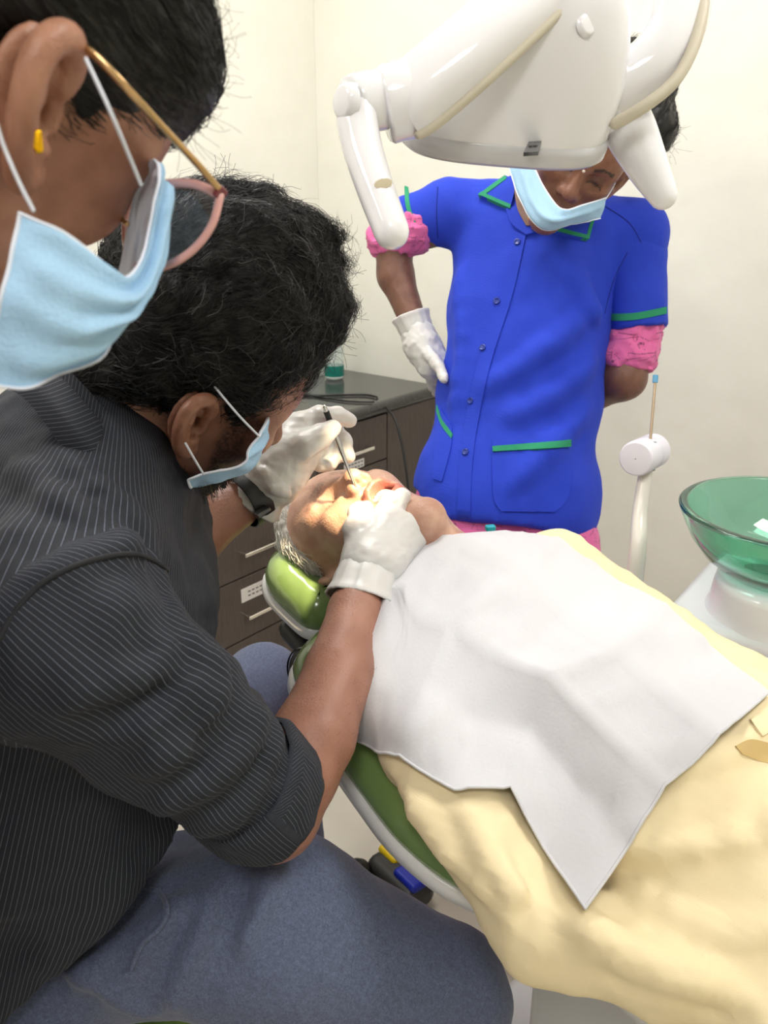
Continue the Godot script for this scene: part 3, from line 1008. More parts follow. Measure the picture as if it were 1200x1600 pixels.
# ---------------------------------------------------------------- rinsing bowl, its unit, the post
func build_side_unit() -> void:
	var china := mat(Color(0.88, 0.87, 0.90), 0.15)
	china.clearcoat_enabled = true
	china.clearcoat = 0.5
	var c := Vector3(-0.2550, 0.9594, -1.2600)
	var glass := mat(Color(0.16, 0.62, 0.48, 0.25), 0.03)
	glass.transparency = BaseMaterial3D.TRANSPARENCY_ALPHA
	glass.refraction_enabled = true
	glass.refraction_scale = 0.05
	glass.albedo_color = Color(0.62, 0.88, 0.79, 0.04)
	var R := 0.158
	var prof := [[0.001, -0.105], [0.05, -0.104], [0.085, -0.094], [0.115, -0.072], [0.137, -0.044], [0.150, -0.018], [R, 0.0], [R + 0.001, 0.004], [R - 0.002, 0.0065], [R - 0.010, 0.0065], [R - 0.013, 0.004], [0.139, -0.018], [0.126, -0.044], [0.105, -0.066], [0.078, -0.084], [0.045, -0.094], [0.001, -0.095]]
	var bowl := part("rinsing_bowl", Shape.new().lathe(prof, Transform3D(Basis.IDENTITY, c), 64).mesh(), glass)
	tag(bowl, "green tinted glass rinsing bowl on a white pedestal", "bowl")
	var o := thing("rinsing_unit", "white glossy dental side unit carrying the green glass bowl", "dental unit", Vector3(c.x, 0, c.z))
	part("pedestal", Shape.new().lathe([[0.055, -0.104], [0.088, -0.1005], [0.092, -0.12], [0.096, -0.15], [0.105, -0.175], [0.125, -0.19], [0.13, -0.2]], Transform3D(Basis.IDENTITY, c), 48).mesh(), china, o)
	var bs := Basis(Vector3.UP, deg_to_rad(-36 + 39.2))
	var top := Vector3(-0.2573, 0.8700, -1.2138)
	part("top_step", Shape.new().box(Transform3D(bs, Vector3(c.x, 0.772, c.z) + Vector3(0.0254, 0.0000, -0.0401)), Vector3(0.34, 0.05, 0.30), 0.018).mesh(), china, o)
	part("body", Shape.new().box(Transform3D(bs, Vector3(c.x, 0.39, c.z) + Vector3(0.0254, 0.0000, -0.0401)), Vector3(0.385, 0.735, 0.345), 0.02).mesh(), china, o)
	# post with a round joint and a thin upright rod
	var p0 := Vector3(-0.5183, 0.9799, -1.3320)
	var ps := thing("instrument_post", "slim white post with a round white joint and a thin blue tipped rod", "post", Vector3(p0.x, 0, p0.z))
	var foot := Vector3(-0.4730, 0.7918, -1.2479)
	part("tube", Shape.new().tube(curve([Vector3(foot.x, 0.02, foot.z) + Vector3(0.0126, 0.0000, 0.0155), Vector3(foot.x, 0.4, foot.z) + Vector3(0.0017, 0.0000, 0.0115), foot, Vector3(-0.4955, 0.8938, -1.2940), Vector3(-0.5075, 0.9565, -1.3292)], 6), curve_f([0.017, 0.016, 0.0145, 0.0125, 0.011], 6), 20).mesh(), mat(Color(0.85, 0.83, 0.80), 0.22), ps)
	part("floor_plate", Shape.new().lathe([[0.001, 0.02], [0.08, 0.018], [0.09, 0.01], [0.09, 0.0]], Transform3D(Basis.IDENTITY, Vector3(foot.x, 0, foot.z) + Vector3(0.0126, 0.0000, 0.0155)), 32).mesh(), china, ps)
	var ax := (Vector3(-0.5160, 0.9778, -1.4020) - Vector3(-0.5118, 0.9853, -1.2916)).normalized()
	part("joint_drum", Shape.new().lathe([[0.001, -0.045], [0.026, -0.045], [0.029, -0.042], [0.030, -0.038], [0.030, -0.010], [0.0285, -0.009], [0.0285, 0.009], [0.030, 0.010], [0.030, 0.04], [0.028, 0.045], [0.001, 0.045]], along(Vector3(-0.5146, 0.9819, -1.3361), ax), 40).mesh(), mat(Color(0.88, 0.87, 0.92), 0.35), ps)
	part("joint_collar", Shape.new().tube([Vector3(-0.5015, 0.9596, -1.3219), Vector3(-0.5092, 1.0051, -1.3382)], [0.0125, 0.011], 18, 1.0, null, false).mesh(), mat(Color(0.55, 0.58, 0.57), 0.4), ps, "grey collar")
	part("rod", Shape.new().tube([Vector3(-0.5092, 1.0051, -1.3382), Vector3(-0.5258, 1.1013, -1.3723)], [0.0024], 10, 1.0, null, false).mesh(), mat(Color(0.72, 0.64, 0.55), 0.3, 0.6), ps)
	part("rod_tip", Shape.new().tube([Vector3(-0.5254, 1.0983, -1.3712), Vector3(-0.5276, 1.1104, -1.3754)], [0.0046], 14, 1.0, null, false).mesh(), mat(Color(0.36, 0.62, 0.78), 0.4), ps, "blue plastic tip")

func build_small_things() -> void:
	# operator's stool under the dentist
	var vinyl := mat(Color(0.44, 0.57, 0.29), 0.2)
	var c := Vector3(-0.7097, 0.4969, -0.2863)
	var o := thing("operator_stool", "round green vinyl stool seat under the dentist", "stool", Vector3(c.x, 0, c.z))
	var at := Transform3D(Basis.IDENTITY, Vector3(c.x, c.y, c.z) + Vector3(-0.0752, 0.0000, -0.0290))
	part("seat", Shape.new().lathe([[0.001, 0.03], [0.12, 0.034], [0.165, 0.03], [0.185, 0.015], [0.19, -0.005], [0.184, -0.03], [0.17, -0.04], [0.001, -0.045]], at, 56).mesh(), vinyl, o)
	part("column", Shape.new().tube([at.origin + Vector3(0, -0.04, 0), Vector3(at.origin.x, 0.06, at.origin.z)], [0.03, 0.035], 20, 1.0, null, false).mesh(), mat(Color(0.7, 0.7, 0.72), 0.2, 1.0), o)
	for i in 5:
		var g := TAU * i / 5
		var tip := Vector3(at.origin.x + cos(g) * 0.27, 0.055, at.origin.z + sin(g) * 0.27)
		part("leg", Shape.new().tube([Vector3(at.origin.x, 0.085, at.origin.z), tip], [0.024, 0.016], 12).mesh(), mat(Color(0.05, 0.05, 0.05), 0.4), o)
		part("castor", Shape.new().lathe([[0.001, -0.012], [0.02, -0.012], [0.024, -0.008], [0.024, 0.008], [0.02, 0.012], [0.001, 0.012]], along(tip - Vector3(0, 0.031, 0), Vector3(-sin(g), 0, cos(g))), 18).mesh(), mat(Color(0.03, 0.03, 0.03), 0.5), o)

# ================================================================ people
func lin(r: float, g: float, b: float) -> Color:
	return Color(r, g, b).srgb_to_linear()

func skin_material(rough := 0.48) -> StandardMaterial3D:
	var m := mat(Color.WHITE, rough)
	m.vertex_color_use_as_albedo = true
	relief(m, noise_image(noise(0.09, 12, 4), 256), 1.4, 14.0)
	return m

func cloth_material(c: Color, tiles := 30.0, strength := 2.5, sheen := 0.3) -> StandardMaterial3D:
	var m := mat(c, 0.85)
	relief(m, weave_image(128, 8), strength, tiles)
	m.rim_enabled = true
	m.rim = sheen
	m.rim_tint = 0.6
	return m

# adult head in local axes: x to the person's left, y up, z forward, origin midway between the ears
func add_head(f: Field, T: Transform3D, mouth_open := 0.0, wide := 1.0) -> void:
	f.T = T
	f.egg(Vector3(0, 0.045, -0.014), Vector3(0.077 * wide, 0.088, 0.099), Basis.IDENTITY, 0.03)
	f.egg(Vector3(0, 0.052, 0.034), Vector3(0.066 * wide, 0.06, 0.06), Basis.IDENTITY, 0.03)
	f.egg(Vector3(0, -0.018, 0.032), Vector3(0.064 * wide, 0.082, 0.058), Basis.IDENTITY, 0.03)
	var drop := Vector3(0, -0.018, -0.012) * mouth_open
	for s in [-1.0, 1.0]:
		f.cone(Vector3(0.053 * s * wide, -0.028, -0.002), Vector3(0.046 * s * wide, -0.062, 0.018) + drop * 0.5, 0.016, 0.017, 0.03)
		f.cone(Vector3(0.046 * s * wide, -0.062, 0.018) + drop * 0.5, Vector3(0.012 * s, -0.098, 0.068) + drop, 0.017, 0.017, 0.03)
		f.ball(Vector3(0.042 * s * wide, -0.008, 0.062), 0.022, 0.03)
		f.cone(Vector3(0.048 * s, 0.034, 0.064), Vector3(0.010 * s, 0.038, 0.083), 0.011, 0.012, 0.018)
	f.ball(Vector3(0, -0.1, 0.073) + drop, 0.017, 0.02)
	f.egg(Vector3(0, -0.052, 0.08) + drop * 0.3, Vector3(0.032, 0.026, 0.018), Basis.IDENTITY, 0.02)
	f.cone(Vector3(0, 0.03, 0.086), Vector3(0, -0.012, 0.106), 0.009, 0.011, 0.014)
	f.ball(Vector3(0, -0.016, 0.108), 0.012, 0.008)
	for s in [-1.0, 1.0]:
		f.ball(Vector3(0.013 * s, -0.021, 0.098), 0.0088, 0.008)
		f.egg(Vector3(0.031 * s, 0.018, 0.094), Vector3(0.017, 0.012, 0.014), Basis.IDENTITY, 0.016, true)
	for s in [-1.0, 1.0]:
		f.ball(Vector3(0.031 * s, 0.018, 0.0715), 0.0135, 0.006)
		f.egg(Vector3(0.007 * s, -0.0275, 0.105), Vector3(0.0042, 0.005, 0.006), Basis.IDENTITY, 0.003, true)
	if mouth_open <= 0.0:
		f.cone(Vector3(-0.02, -0.053, 0.088), Vector3(0.0, -0.049, 0.098), 0.005, 0.006, 0.006)
		f.cone(Vector3(0.02, -0.053, 0.088), Vector3(0.0, -0.049, 0.098), 0.005, 0.006, 0.006)
		f.cone(Vector3(-0.016, -0.06, 0.089), Vector3(0.016, -0.06, 0.089), 0.006, 0.006, 0.006)
	else:
		f.chain([Vector3(-0.024, -0.056, 0.082), Vector3(-0.012, -0.047, 0.096), Vector3(0, -0.046, 0.099), Vector3(0.012, -0.047, 0.096), Vector3(0.024, -0.056, 0.082)], [0.005, 0.0062, 0.006, 0.0062, 0.005], 0.006)
		f.chain([Vector3(-0.024, -0.058, 0.082), Vector3(-0.013, -0.074, 0.086), Vector3(0.0, -0.078, 0.088), Vector3(0.013, -0.074, 0.086), Vector3(0.024, -0.058, 0.082)], [0.005, 0.0062, 0.0068, 0.0062, 0.005], 0.006)
		f.egg(Vector3(0, -0.06, 0.092), Vector3(0.019, 0.0105 * mouth_open, 0.028), Basis.IDENTITY, 0.004, true)
	f.T = Transform3D.IDENTITY

# outer ear: canal position, up along the ear, back toward the nape, out of the head
func add_ear(f: Field, T: Transform3D, canal: Vector3, e_up: Vector3, e_back: Vector3, size := 1.0) -> void:
	var u := e_up.normalized()
	var b := (e_back - u * u.dot(e_back)).normalized()
	var o := u.cross(b)
	if o.dot(canal) < 0: o = -o
	var q := func(x: float, y: float, z: float) -> Vector3: return canal + (b * x + u * y + o * z) * size
	f.T = T
	f.egg(q.call(0.009, 0.004, 0.002), Vector3(0.019, 0.028, 0.0065) * size, Basis(b, u, b.cross(u)), 0.012)
	f.chain(curve([q.call(0.004, 0.001, 0.006), q.call(-0.004, 0.009, 0.009), q.call(-0.006, 0.02, 0.011), q.call(0.001, 0.0305, 0.013), q.call(0.012, 0.032, 0.015), q.call(0.022, 0.025, 0.017), q.call(0.026, 0.012, 0.018), q.call(0.0245, -0.003, 0.017), q.call(0.018, -0.017, 0.013), q.call(0.01, -0.027, 0.010)], 3), curve_f([0.0025 * size, 0.0038 * size, 0.0046 * size, 0.005 * size, 0.0052 * size, 0.0052 * size, 0.0048 * size, 0.0045 * size, 0.005 * size, 0.0055 * size], 3), 0.004)
	f.egg(q.call(0.004, -0.027, 0.008), Vector3(0.0085, 0.0095, 0.005) * size, Basis(b, u, b.cross(u)), 0.008)
	f.chain([q.call(0.010, 0.021, 0.011), q.call(0.0155, 0.010, 0.0125), q.call(0.0155, -0.003, 0.0125), q.call(0.009, -0.014, 0.011)], [0.003 * size, 0.0038 * size, 0.004 * size, 0.004 * size], 0.006)
	f.egg(q.call(0.004, 0.0, 0.011), Vector3(0.0085, 0.0105, 0.0085) * size, Basis(b, u, b.cross(u)), 0.005, true)
	f.egg(q.call(0.001, 0.0, 0.004), Vector3(0.0045, 0.0055, 0.012) * size, Basis(b, u, b.cross(u)), 0.004, true)
	f.cone(q.call(-0.0065, 0.0, 0.005), q.call(-0.0065, -0.007, 0.005), 0.004 * size, 0.0038 * size, 0.006)
	f.ball(q.call(0.002, -0.015, 0.010), 0.0042 * size, 0.006)
	f.T = Transform3D.IDENTITY

# finger: points from knuckle to tip
func add_finger(f: Field, pts: Array, r0: float, r1: float, k := 0.006) -> void:
	var m := pts.size()
	for i in m - 1:
		f.cone(pts[i], pts[i + 1], lerpf(r0, r1, float(i) / (m - 1)), lerpf(r0, r1, float(i + 1) / (m - 1)), k)

# hair strands lying along a hair surface
func strands(f: Field, roots: PackedVector3Array, flow, count: int, length: float, steps: int, radius: float, curl: float, lift := 0.0015, loose := 0.0) -> Shape:
	var sh := Shape.new()
	var wig := noise(18.0, 77, 2)
	for s in count:
		var p := roots[rng.randi() % roots.size()]
		var list := f.near(p, 0.03)
		var nrm := f.grad(p, list)
		var dir: Vector3 = flow.call(p, nrm)
		if dir.length() < 0.01: continue
		var off := lift * rng.randf_range(0.3, 1.6) + (loose * rng.randf() * rng.randf())
		var ln := length * rng.randf_range(0.6, 1.25)
		var ph := rng.randf() * 50.0
		var base := sh.v.size()
		var last := Vector3.ZERO
		for i in steps + 1:
			var t := float(i) / steps
			var side := nrm.cross(dir).normalized()
			var r := radius * (1.0 - t * 0.85)
			for q in 3:
				var g := TAU * q / 3.0
				var d := nrm * cos(g) + side * sin(g)
				sh.v.append(p + nrm * off + d * r); sh.n.append(d)
			if i > 0:
				for q in 3:
					var a := base + (i - 1) * 3 + q
					var b := base + (i - 1) * 3 + (q + 1) % 3
					sh.ix.append_array([a, b, b + 3, a, b + 3, a + 3])
			p += dir * (ln / steps)
			list = f.near(p, 0.03)
			nrm = f.grad(p, list)
			if loose > 0.0 and t > 0.3: off += loose * 0.25 * rng.randf()
			else: p -= nrm * f.at(p, list)
			var want: Vector3 = flow.call(p, nrm)
			var sw := wig.get_noise_3dv(p + Vector3(ph, 0, 0)) * curl
			dir = (dir * 0.5 + want * 0.5 + nrm.cross(dir) * sw).normalized()
			dir = (dir - nrm * nrm.dot(dir)).normalized()
	for i in range(0, sh.ix.size(), 3):
		var a := sh.ix[i]; var b := sh.ix[i + 1]; var c := sh.ix[i + 2]
		if (sh.v[c] - sh.v[a]).cross(sh.v[b] - sh.v[a]).dot(sh.n[a] + sh.n[b] + sh.n[c]) < 0:
			sh.ix[i + 1] = c; sh.ix[i + 2] = b
	return sh

# free flyaway hairs: from a root, outward and curling
func flyaways(roots: Array, outs: Array, count: int, length: float, radius: float, curl: float) -> Shape:
	var sh := Shape.new()
	for s in count:
		var i := rng.randi() % roots.size()
		var p: Vector3 = roots[i] + Vector3(rng.randfn(), rng.randfn(), rng.randfn()) * 0.006
		var d: Vector3 = (outs[i] + Vector3(rng.randfn(), rng.randfn(), rng.randfn()) * 0.45).normalized()
		var ax := Vector3(rng.randfn(), rng.randfn(), rng.randfn()).normalized()
		var pts := []
		var turn := curl * rng.randf_range(-1.0, 1.0)
		for q in 9:
			pts.append(p)
			p += d * length / 8.0 * rng.randf_range(0.7, 1.1)
			d = d.rotated(ax, turn / 8.0)
		sh.tube(pts, [radius], 3)
	return sh

# surgical mask: blue outside, white lining, white bound edges, ear loops
func make_mask(parent: Node3D, rows: Array, facing: Vector3, loops: Array, pu := 6, pv := 6, edge := 0.0022, pleat := 0.0016) -> void:
	var blue := mat(Color(0.64, 0.79, 0.91), 0.85)
	relief(blue, noise_image(noise(0.12, 41, 3), 256), 1.5, 12.0)
	blue.backlight_enabled = true
	blue.backlight = Color(0.25, 0.3, 0.35)
	var white := mat(Color(0.88, 0.90, 0.95), 0.8)
	white.backlight_enabled = true
	white.backlight = Color(0.3, 0.3, 0.3)
	var g := net(rows, pu, pv)
	var probe := Shape.new().grid(g, false, facing)
	var c: int = g[0].size()
	var inner := []
	var pl := noise(26.0, 5, 2)
	for i in g.size():
		var row := PackedVector3Array()
		for j in c:
			var w := pleat * sin(i * TAU / 6.0) * sin(PI * j / (c - 1.0)) + pleat * 1.2 * pl.get_noise_3dv(g[i][j])
			g[i][j] += probe.n[i * c + j] * w
			row.append(g[i][j] - probe.n[i * c + j] * 0.0012)
		inner.append(row)
	var m := part("face_mask", Shape.new().grid(g, false, facing).mesh(), blue, parent, "pale blue pleated surgical mask")
	part("lining", Shape.new().grid(inner, false, -facing).mesh(), white, m)
	var ring := []
	for j in c: ring.append(g[0][j])
	part("edge_binding", Shape.new().tube(ring, [edge], 8, 0.55).mesh(), white, m)
	ring = []
	for j in c: ring.append(g[-1][j])
	part("edge_binding", Shape.new().tube(ring, [edge], 8, 0.55).mesh(), white, m)
	ring = []
	for i in g.size(): ring.append(g[i][0])
	part("edge_binding", Shape.new().tube(ring, [edge], 8, 0.55).mesh(), white, m)
	for l in loops:
		part("ear_loop", Shape.new().tube(curve(l, 5), [edge * 0.7], 8).mesh(), white, m, "white elastic ear loop")

func person(label: String, at: Vector3) -> Node3D:
	return thing("person", label, "person", at)

# ---------------------------------------------------------------- patient
func build_patient() -> void:
	var o := person("elderly person in a cream shirt lying back on the green chair, mouth open, eyes closed", Vector3(chair_frame.origin.x, 0, chair_frame.origin.z))
	var H := frame(Vector3(-0.6897, 0.9460, -0.8156), Vector3(-0.0151, 0.3350, -0.9426), Vector3(-0.9927, -0.1156, -0.0255), Vector3(-0.1174, 0.9351, 0.3343))
	var Hi := H.affine_inverse()
	var CF := chair_frame
	var head := Field.new()
	add_head(head, H, 1.0)
	head.T = H
	head.cone(Vector3(0, -0.06, -0.03), Vector3(0.0, -0.15, -0.045), 0.052, 0.056, 0.03)
	head.cone(Vector3(0, -0.088, 0.02), Vector3(0.0, -0.16, -0.05), 0.034, 0.044, 0.04)
	head.T = Transform3D.IDENTITY
	add_ear(head, H, Vector3(-0.075, -0.002, -0.008), Vector3(0, 0.95, -0.3), Vector3(0, 0, -1), 1.08)
	add_ear(head, H, Vector3(0.075, -0.002, -0.008), Vector3(0, 0.95, -0.3), Vector3(0, 0, -1), 1.08)
	var mott := noise(30.0, 3, 3)
	var paint := func(p: Vector3, nrm: Vector3) -> Color:
		var l: Vector3 = Hi * p
		var c := lin(0.79, 0.64, 0.555).lerp(lin(0.68, 0.505, 0.43), clampf(0.5 + mott.get_noise_3dv(p), 0, 1))
		if l.z > 0.05 and absf(l.x) < 0.024 and absf(l.y + 0.062) < 0.024: c = c.lerp(lin(0.68, 0.30, 0.27), 0.7)
		if l.z > 0.04 and absf(l.x) < 0.02 and absf(l.y + 0.061) < 0.010 and l.z < 0.088: c = lin(0.42, 0.08, 0.08)
		if absf(absf(l.x) - 0.031) < 0.014 and absf(l.y - 0.0105 - pow((absf(l.x) - 0.031) * 10.0, 2) * 0.1) < 0.0012 and l.z > 0.06: c = lin(0.22, 0.14, 0.11)
		if absf(absf(l.x) - 0.031) < 0.021 and absf(l.y - 0.039) < 0.005 and l.z > 0.05: c = c.lerp(lin(0.45, 0.38, 0.34), 0.45 + 0.4 * mott.get_noise_3dv(p * 9.0))
		return c
	var skin := head.build(0.0032, paint)
	var body := Field.new()
	body.T = CF
	body.cone(Vector3(0, -0.01, -0.03), Vector3(0, -0.02, 0.1), 0.055, 0.09, 0.04)
	body.cone(Vector3(0, -0.02, 0.1), Vector3(0, -0.02, 0.6), 0.09, 0.1, 0.04)
	for s in [-1.0, 1.0]:
		body.cone(Vector3(0, -0.02, 0.06), Vector3(0.17 * s, -0.03, 0.07), 0.06, 0.05, 0.04)
	body.T = Transform3D.IDENTITY
	var sh_n := CF * Vector3(-0.165, -0.03, 0.08)
	var el_n := Vector3(-0.2484, 0.7777, -0.5324)
	var wr_n := Vector3(-0.0649, 0.7728, -0.6035)
	body.cone(sh_n, CF * Vector3(-0.187, -0.02, 0.2), 0.04, 0.038, 0.03)
	body.cone(CF * Vector3(-0.187, -0.02, 0.2), el_n, 0.038, 0.034, 0.03)
	body.cone(el_n, wr_n, 0.034, 0.026, 0.03)
	body.cone(wr_n, Vector3(-0.0134, 0.7684, -0.6295), 0.03, 0.034, 0.02)
	for i in 4: body.cone(Vector3(-0.0134, 0.7684, -0.6295) + CF.basis.x * (0.018 * (i - 1.5)), Vector3(0.0348, 0.7560, -0.6627) + CF.basis.x * (0.02 * (i - 1.5)), 0.0095, 0.008, 0.006)
	body.cone(Vector3(-0.0300, 0.7800, -0.6079), Vector3(-0.0006, 0.8011, -0.6286), 0.011, 0.009, 0.008)
	var flat_skin := func(_p: Vector3, _n: Vector3) -> Color: return lin(0.70, 0.50, 0.39)
	skin.merge(body.build(0.009, flat_skin))
	part("body", skin.mesh(), skin_material(0.45), o)
	# grey hair round the back and sides
	var hair := Field.new()
	hair.T = H
	hair.egg(Vector3(0, 0.052, -0.008), Vector3(0.087, 0.1, 0.108), Basis.IDENTITY, 0.02)
	hair.plane_cut(Vector3(0, 0.06, 0.03), Vector3(0, -0.65, 1), 0.012)
	hair.plane_cut(Vector3(0, -0.035, -0.02), Vector3(0, -1, 0.5), 0.01)
	for s in [-1.0, 1.0]: hair.egg(Vector3(0.085 * s, 0.0, 0.0), Vector3(0.03, 0.034, 0.024), Basis.IDENTITY, 0.01, true)
	hair.T = Transform3D.IDENTITY
	hair.folds.append([noise(60.0, 8, 3), Basis.IDENTITY, 0.004, Vector3.ZERO, 0.0])
	var grey := mat(Color(0.70, 0.68, 0.65), 0.6)
	var cap := hair.build(0.004)
	var hr := part("hair", cap.mesh(), grey, o, "short grey white hair")
	var down := -H.basis.z * 0.8 - H.basis.y * 0.35
	var flow := func(_p: Vector3, nrm: Vector3) -> Vector3: return (down - nrm * nrm.dot(down)).normalized()
	var st := part("strands", strands(hair, cap.v, flow, 2600, 0.032, 5, 0.0007, 1.2, 0.002, 0.003).mesh(), mat(Color(0.86, 0.85, 0.82), 0.45), hr)
	st.set_meta("kind", "stuff")
	for s in [-1.0, 1.0]:
		var brow := Shape.new()
		for i in 60:
			var t := rng.randf()
			var b := H * Vector3(s * lerpf(0.012, 0.05, t), 0.036 + 0.006 * sin(t * PI) + rng.randfn() * 0.0015, lerpf(0.095, 0.076, t))
			brow.tube([b, b + H.basis * Vector3(s * 0.006, 0.002, 0.001)], [0.0004], 3)
		part("eyebrow", brow.mesh(), mat(Color(0.5, 0.46, 0.42), 0.6), o).set_meta("kind", "stuff")
	# teeth
	var teeth := Shape.new()
	for i in 8:
		var a := (i - 3.5) * 0.22
		teeth.box(Transform3D(H.basis * Basis(Vector3.UP, a), H * Vector3(sin(a) * 0.023, -0.0535, 0.066 + cos(a) * 0.022)), Vector3(0.0048, 0.007, 0.003), 0.0012)
	part("teeth", teeth.mesh(), mat(Color(0.9, 0.87, 0.8), 0.2), o)
	# shirt
	var k := Field.new()
	k.T = CF
	k.egg(Vector3(0.005, -0.005, 0.2), Vector3(0.178, 0.112, 0.22), Basis.IDENTITY, 0.04)
	k.egg(Vector3(0.005, 0.008, 0.44), Vector3(0.18, 0.122, 0.22), Basis.IDENTITY, 0.05)
	k.egg(Vector3(-0.02, -0.02, 0.68), Vector3(0.215, 0.125, 0.25), Basis.IDENTITY, 0.05)
	k.cone(Vector3(-0.15, -0.02, 0.07), Vector3(0.17, -0.02, 0.07), 0.065, 0.07, 0.04)
	k.cone(Vector3(-0.09, -0.04, 0.8), Vector3(-0.1, -0.16, 1.2), 0.12, 0.1, 0.05)
	k.cone(Vector3(0.09, -0.04, 0.8), Vector3(0.1, -0.16, 1.2), 0.12, 0.1, 0.05)
	k.cone(Vector3(0.18, -0.02, 0.09), Vector3(0.245, -0.045, 0.34), 0.066, 0.056, 0.03)
	k.cone(Vector3(0.245, -0.045, 0.34), Vector3(0.19, 0.0, 0.58), 0.056, 0.046, 0.03)
	k.T = Transform3D.IDENTITY
	k.cone(sh_n, CF * Vector3(-0.187, -0.02, 0.2), 0.058, 0.054, 0.03)
	k.cone(CF * Vector3(-0.187, -0.02, 0.2), el_n, 0.054, 0.046, 0.022)
	k.cone(el_n, Vector3(-0.1487, 0.7743, -0.5705), 0.046, 0.045, 0.012)
	k.cone(Vector3(-0.1487, 0.7743, -0.5705), Vector3(-0.0719, 0.7758, -0.5993), 0.045, 0.036, 0.012)
	# drape folds
	var ridges := [[Vector3(-0.2108, 0.8321, -0.5140), Vector3(-0.1771, 0.8154, -0.5194), Vector3(-0.0963, 0.8080, -0.5470)], [Vector3(-0.1983, 0.8352, -0.5119), Vector3(-0.1559, 0.8141, -0.5222), Vector3(-0.0724, 0.7982, -0.5547)], [Vector3(-0.3998, 0.8407, -0.5301), Vector3(-0.3236, 0.8380, -0.5078), Vector3(-0.2635, 0.8314, -0.4983)], [Vector3(-0.4347, 0.8481, -0.5329), Vector3(-0.3401, 0.8176, -0.5119), Vector3(-0.2627, 0.8107, -0.4887)], [Vector3(-0.3505, 0.8486, -0.5465), Vector3(-0.2970, 0.8454, -0.5194), Vector3(-0.2526, 0.8443, -0.4998)], [Vector3(-0.2093, 0.8344, -0.6269), Vector3(-0.1581, 0.8306, -0.6530), Vector3(-0.0897, 0.8204, -0.7175)], [Vector3(-0.1870, 0.8161, -0.6085), Vector3(-0.1403, 0.8077, -0.6285), Vector3(-0.0759, 0.7943, -0.6605)], [Vector3(-0.1897, 0.8543, -0.6805), Vector3(-0.1570, 0.8620, -0.7248), Vector3(-0.1115, 0.8613, -0.7754)], [Vector3(-0.3173, 0.8962, -0.9567), Vector3(-0.2854, 0.8885, -0.9512), Vector3(-0.2542, 0.8800, -0.9448)]]
	for rd in ridges:
		var line := []
		for q in curve(rd, 4): line.append(k.settle(q, -0.002))
		k.chain(line, [0.004, 0.006, 0.007, 0.007, 0.007, 0.007, 0.006, 0.005, 0.003], 0.018)
	k.folds.append([noise(7.5, 15, 3), Basis.from_scale(Vector3(1.2, 1.2, 0.8)), 0.007, Vector3.ZERO, 0.0])
	k.folds.append([noise(22.0, 16, 2), Basis.from_scale(Vector3(1.3, 1.0, 0.6)), 0.003, Vector3.ZERO, 0.0])
	var cream := cloth_material(Color(0.92, 0.855, 0.70), 60.0, 0.8, 0.25)
	var shirt := part("shirt", k.build(0.0065).mesh(), cream, o, "cream cotton long shirt")
	# pocket edge with a pale brown stain
	var stain := mat(Color(0.80, 0.69, 0.47), 0.8)
	patch("stain", k, [Vector3(-0.1785, 0.8410, -0.8213), Vector3(-0.1666, 0.8475, -0.8342), Vector3(-0.1436, 0.8410, -0.8497)], [Vector3(-0.1711, 0.8326, -0.8232), Vector3(-0.1531, 0.8249, -0.8340), Vector3(-0.1362, 0.8217, -0.8462)], 0.0012, stain, shirt)
	patch("pocket_edge", k, [Vector3(-0.1734, 0.8688, -0.8392), Vector3(-0.1638, 0.8798, -0.8526), Vector3(-0.1516, 0.8960, -0.8705)], [Vector3(-0.1583, 0.8507, -0.8426), Vector3(-0.1495, 0.8585, -0.8536), Vector3(-0.1381, 0.8733, -0.8703)], 0.002, cream, shirt)
	build_bib(k)

# a raised strip or panel lying on a body, between two lines
func patch(called: String, f: Field, line_a: Array, line_b: Array, lift: float, m: Material, parent: Node3D, per := 6, across := 4, label := "") -> MeshInstance3D:
	var a := curve(line_a, per)
	var b := curve(line_b, per)
	var rows := []
	for i in a.size():
		var row := PackedVector3Array()
		for j in across + 1:
			row.append(f.hit(EYE, a[i].lerp(b[i], float(j) / across), lift))
		rows.append(row)
	return part(called, Shape.new().sheet(rows, lift + 0.001, EYE - rows[0][0]).mesh(), m, parent, label)

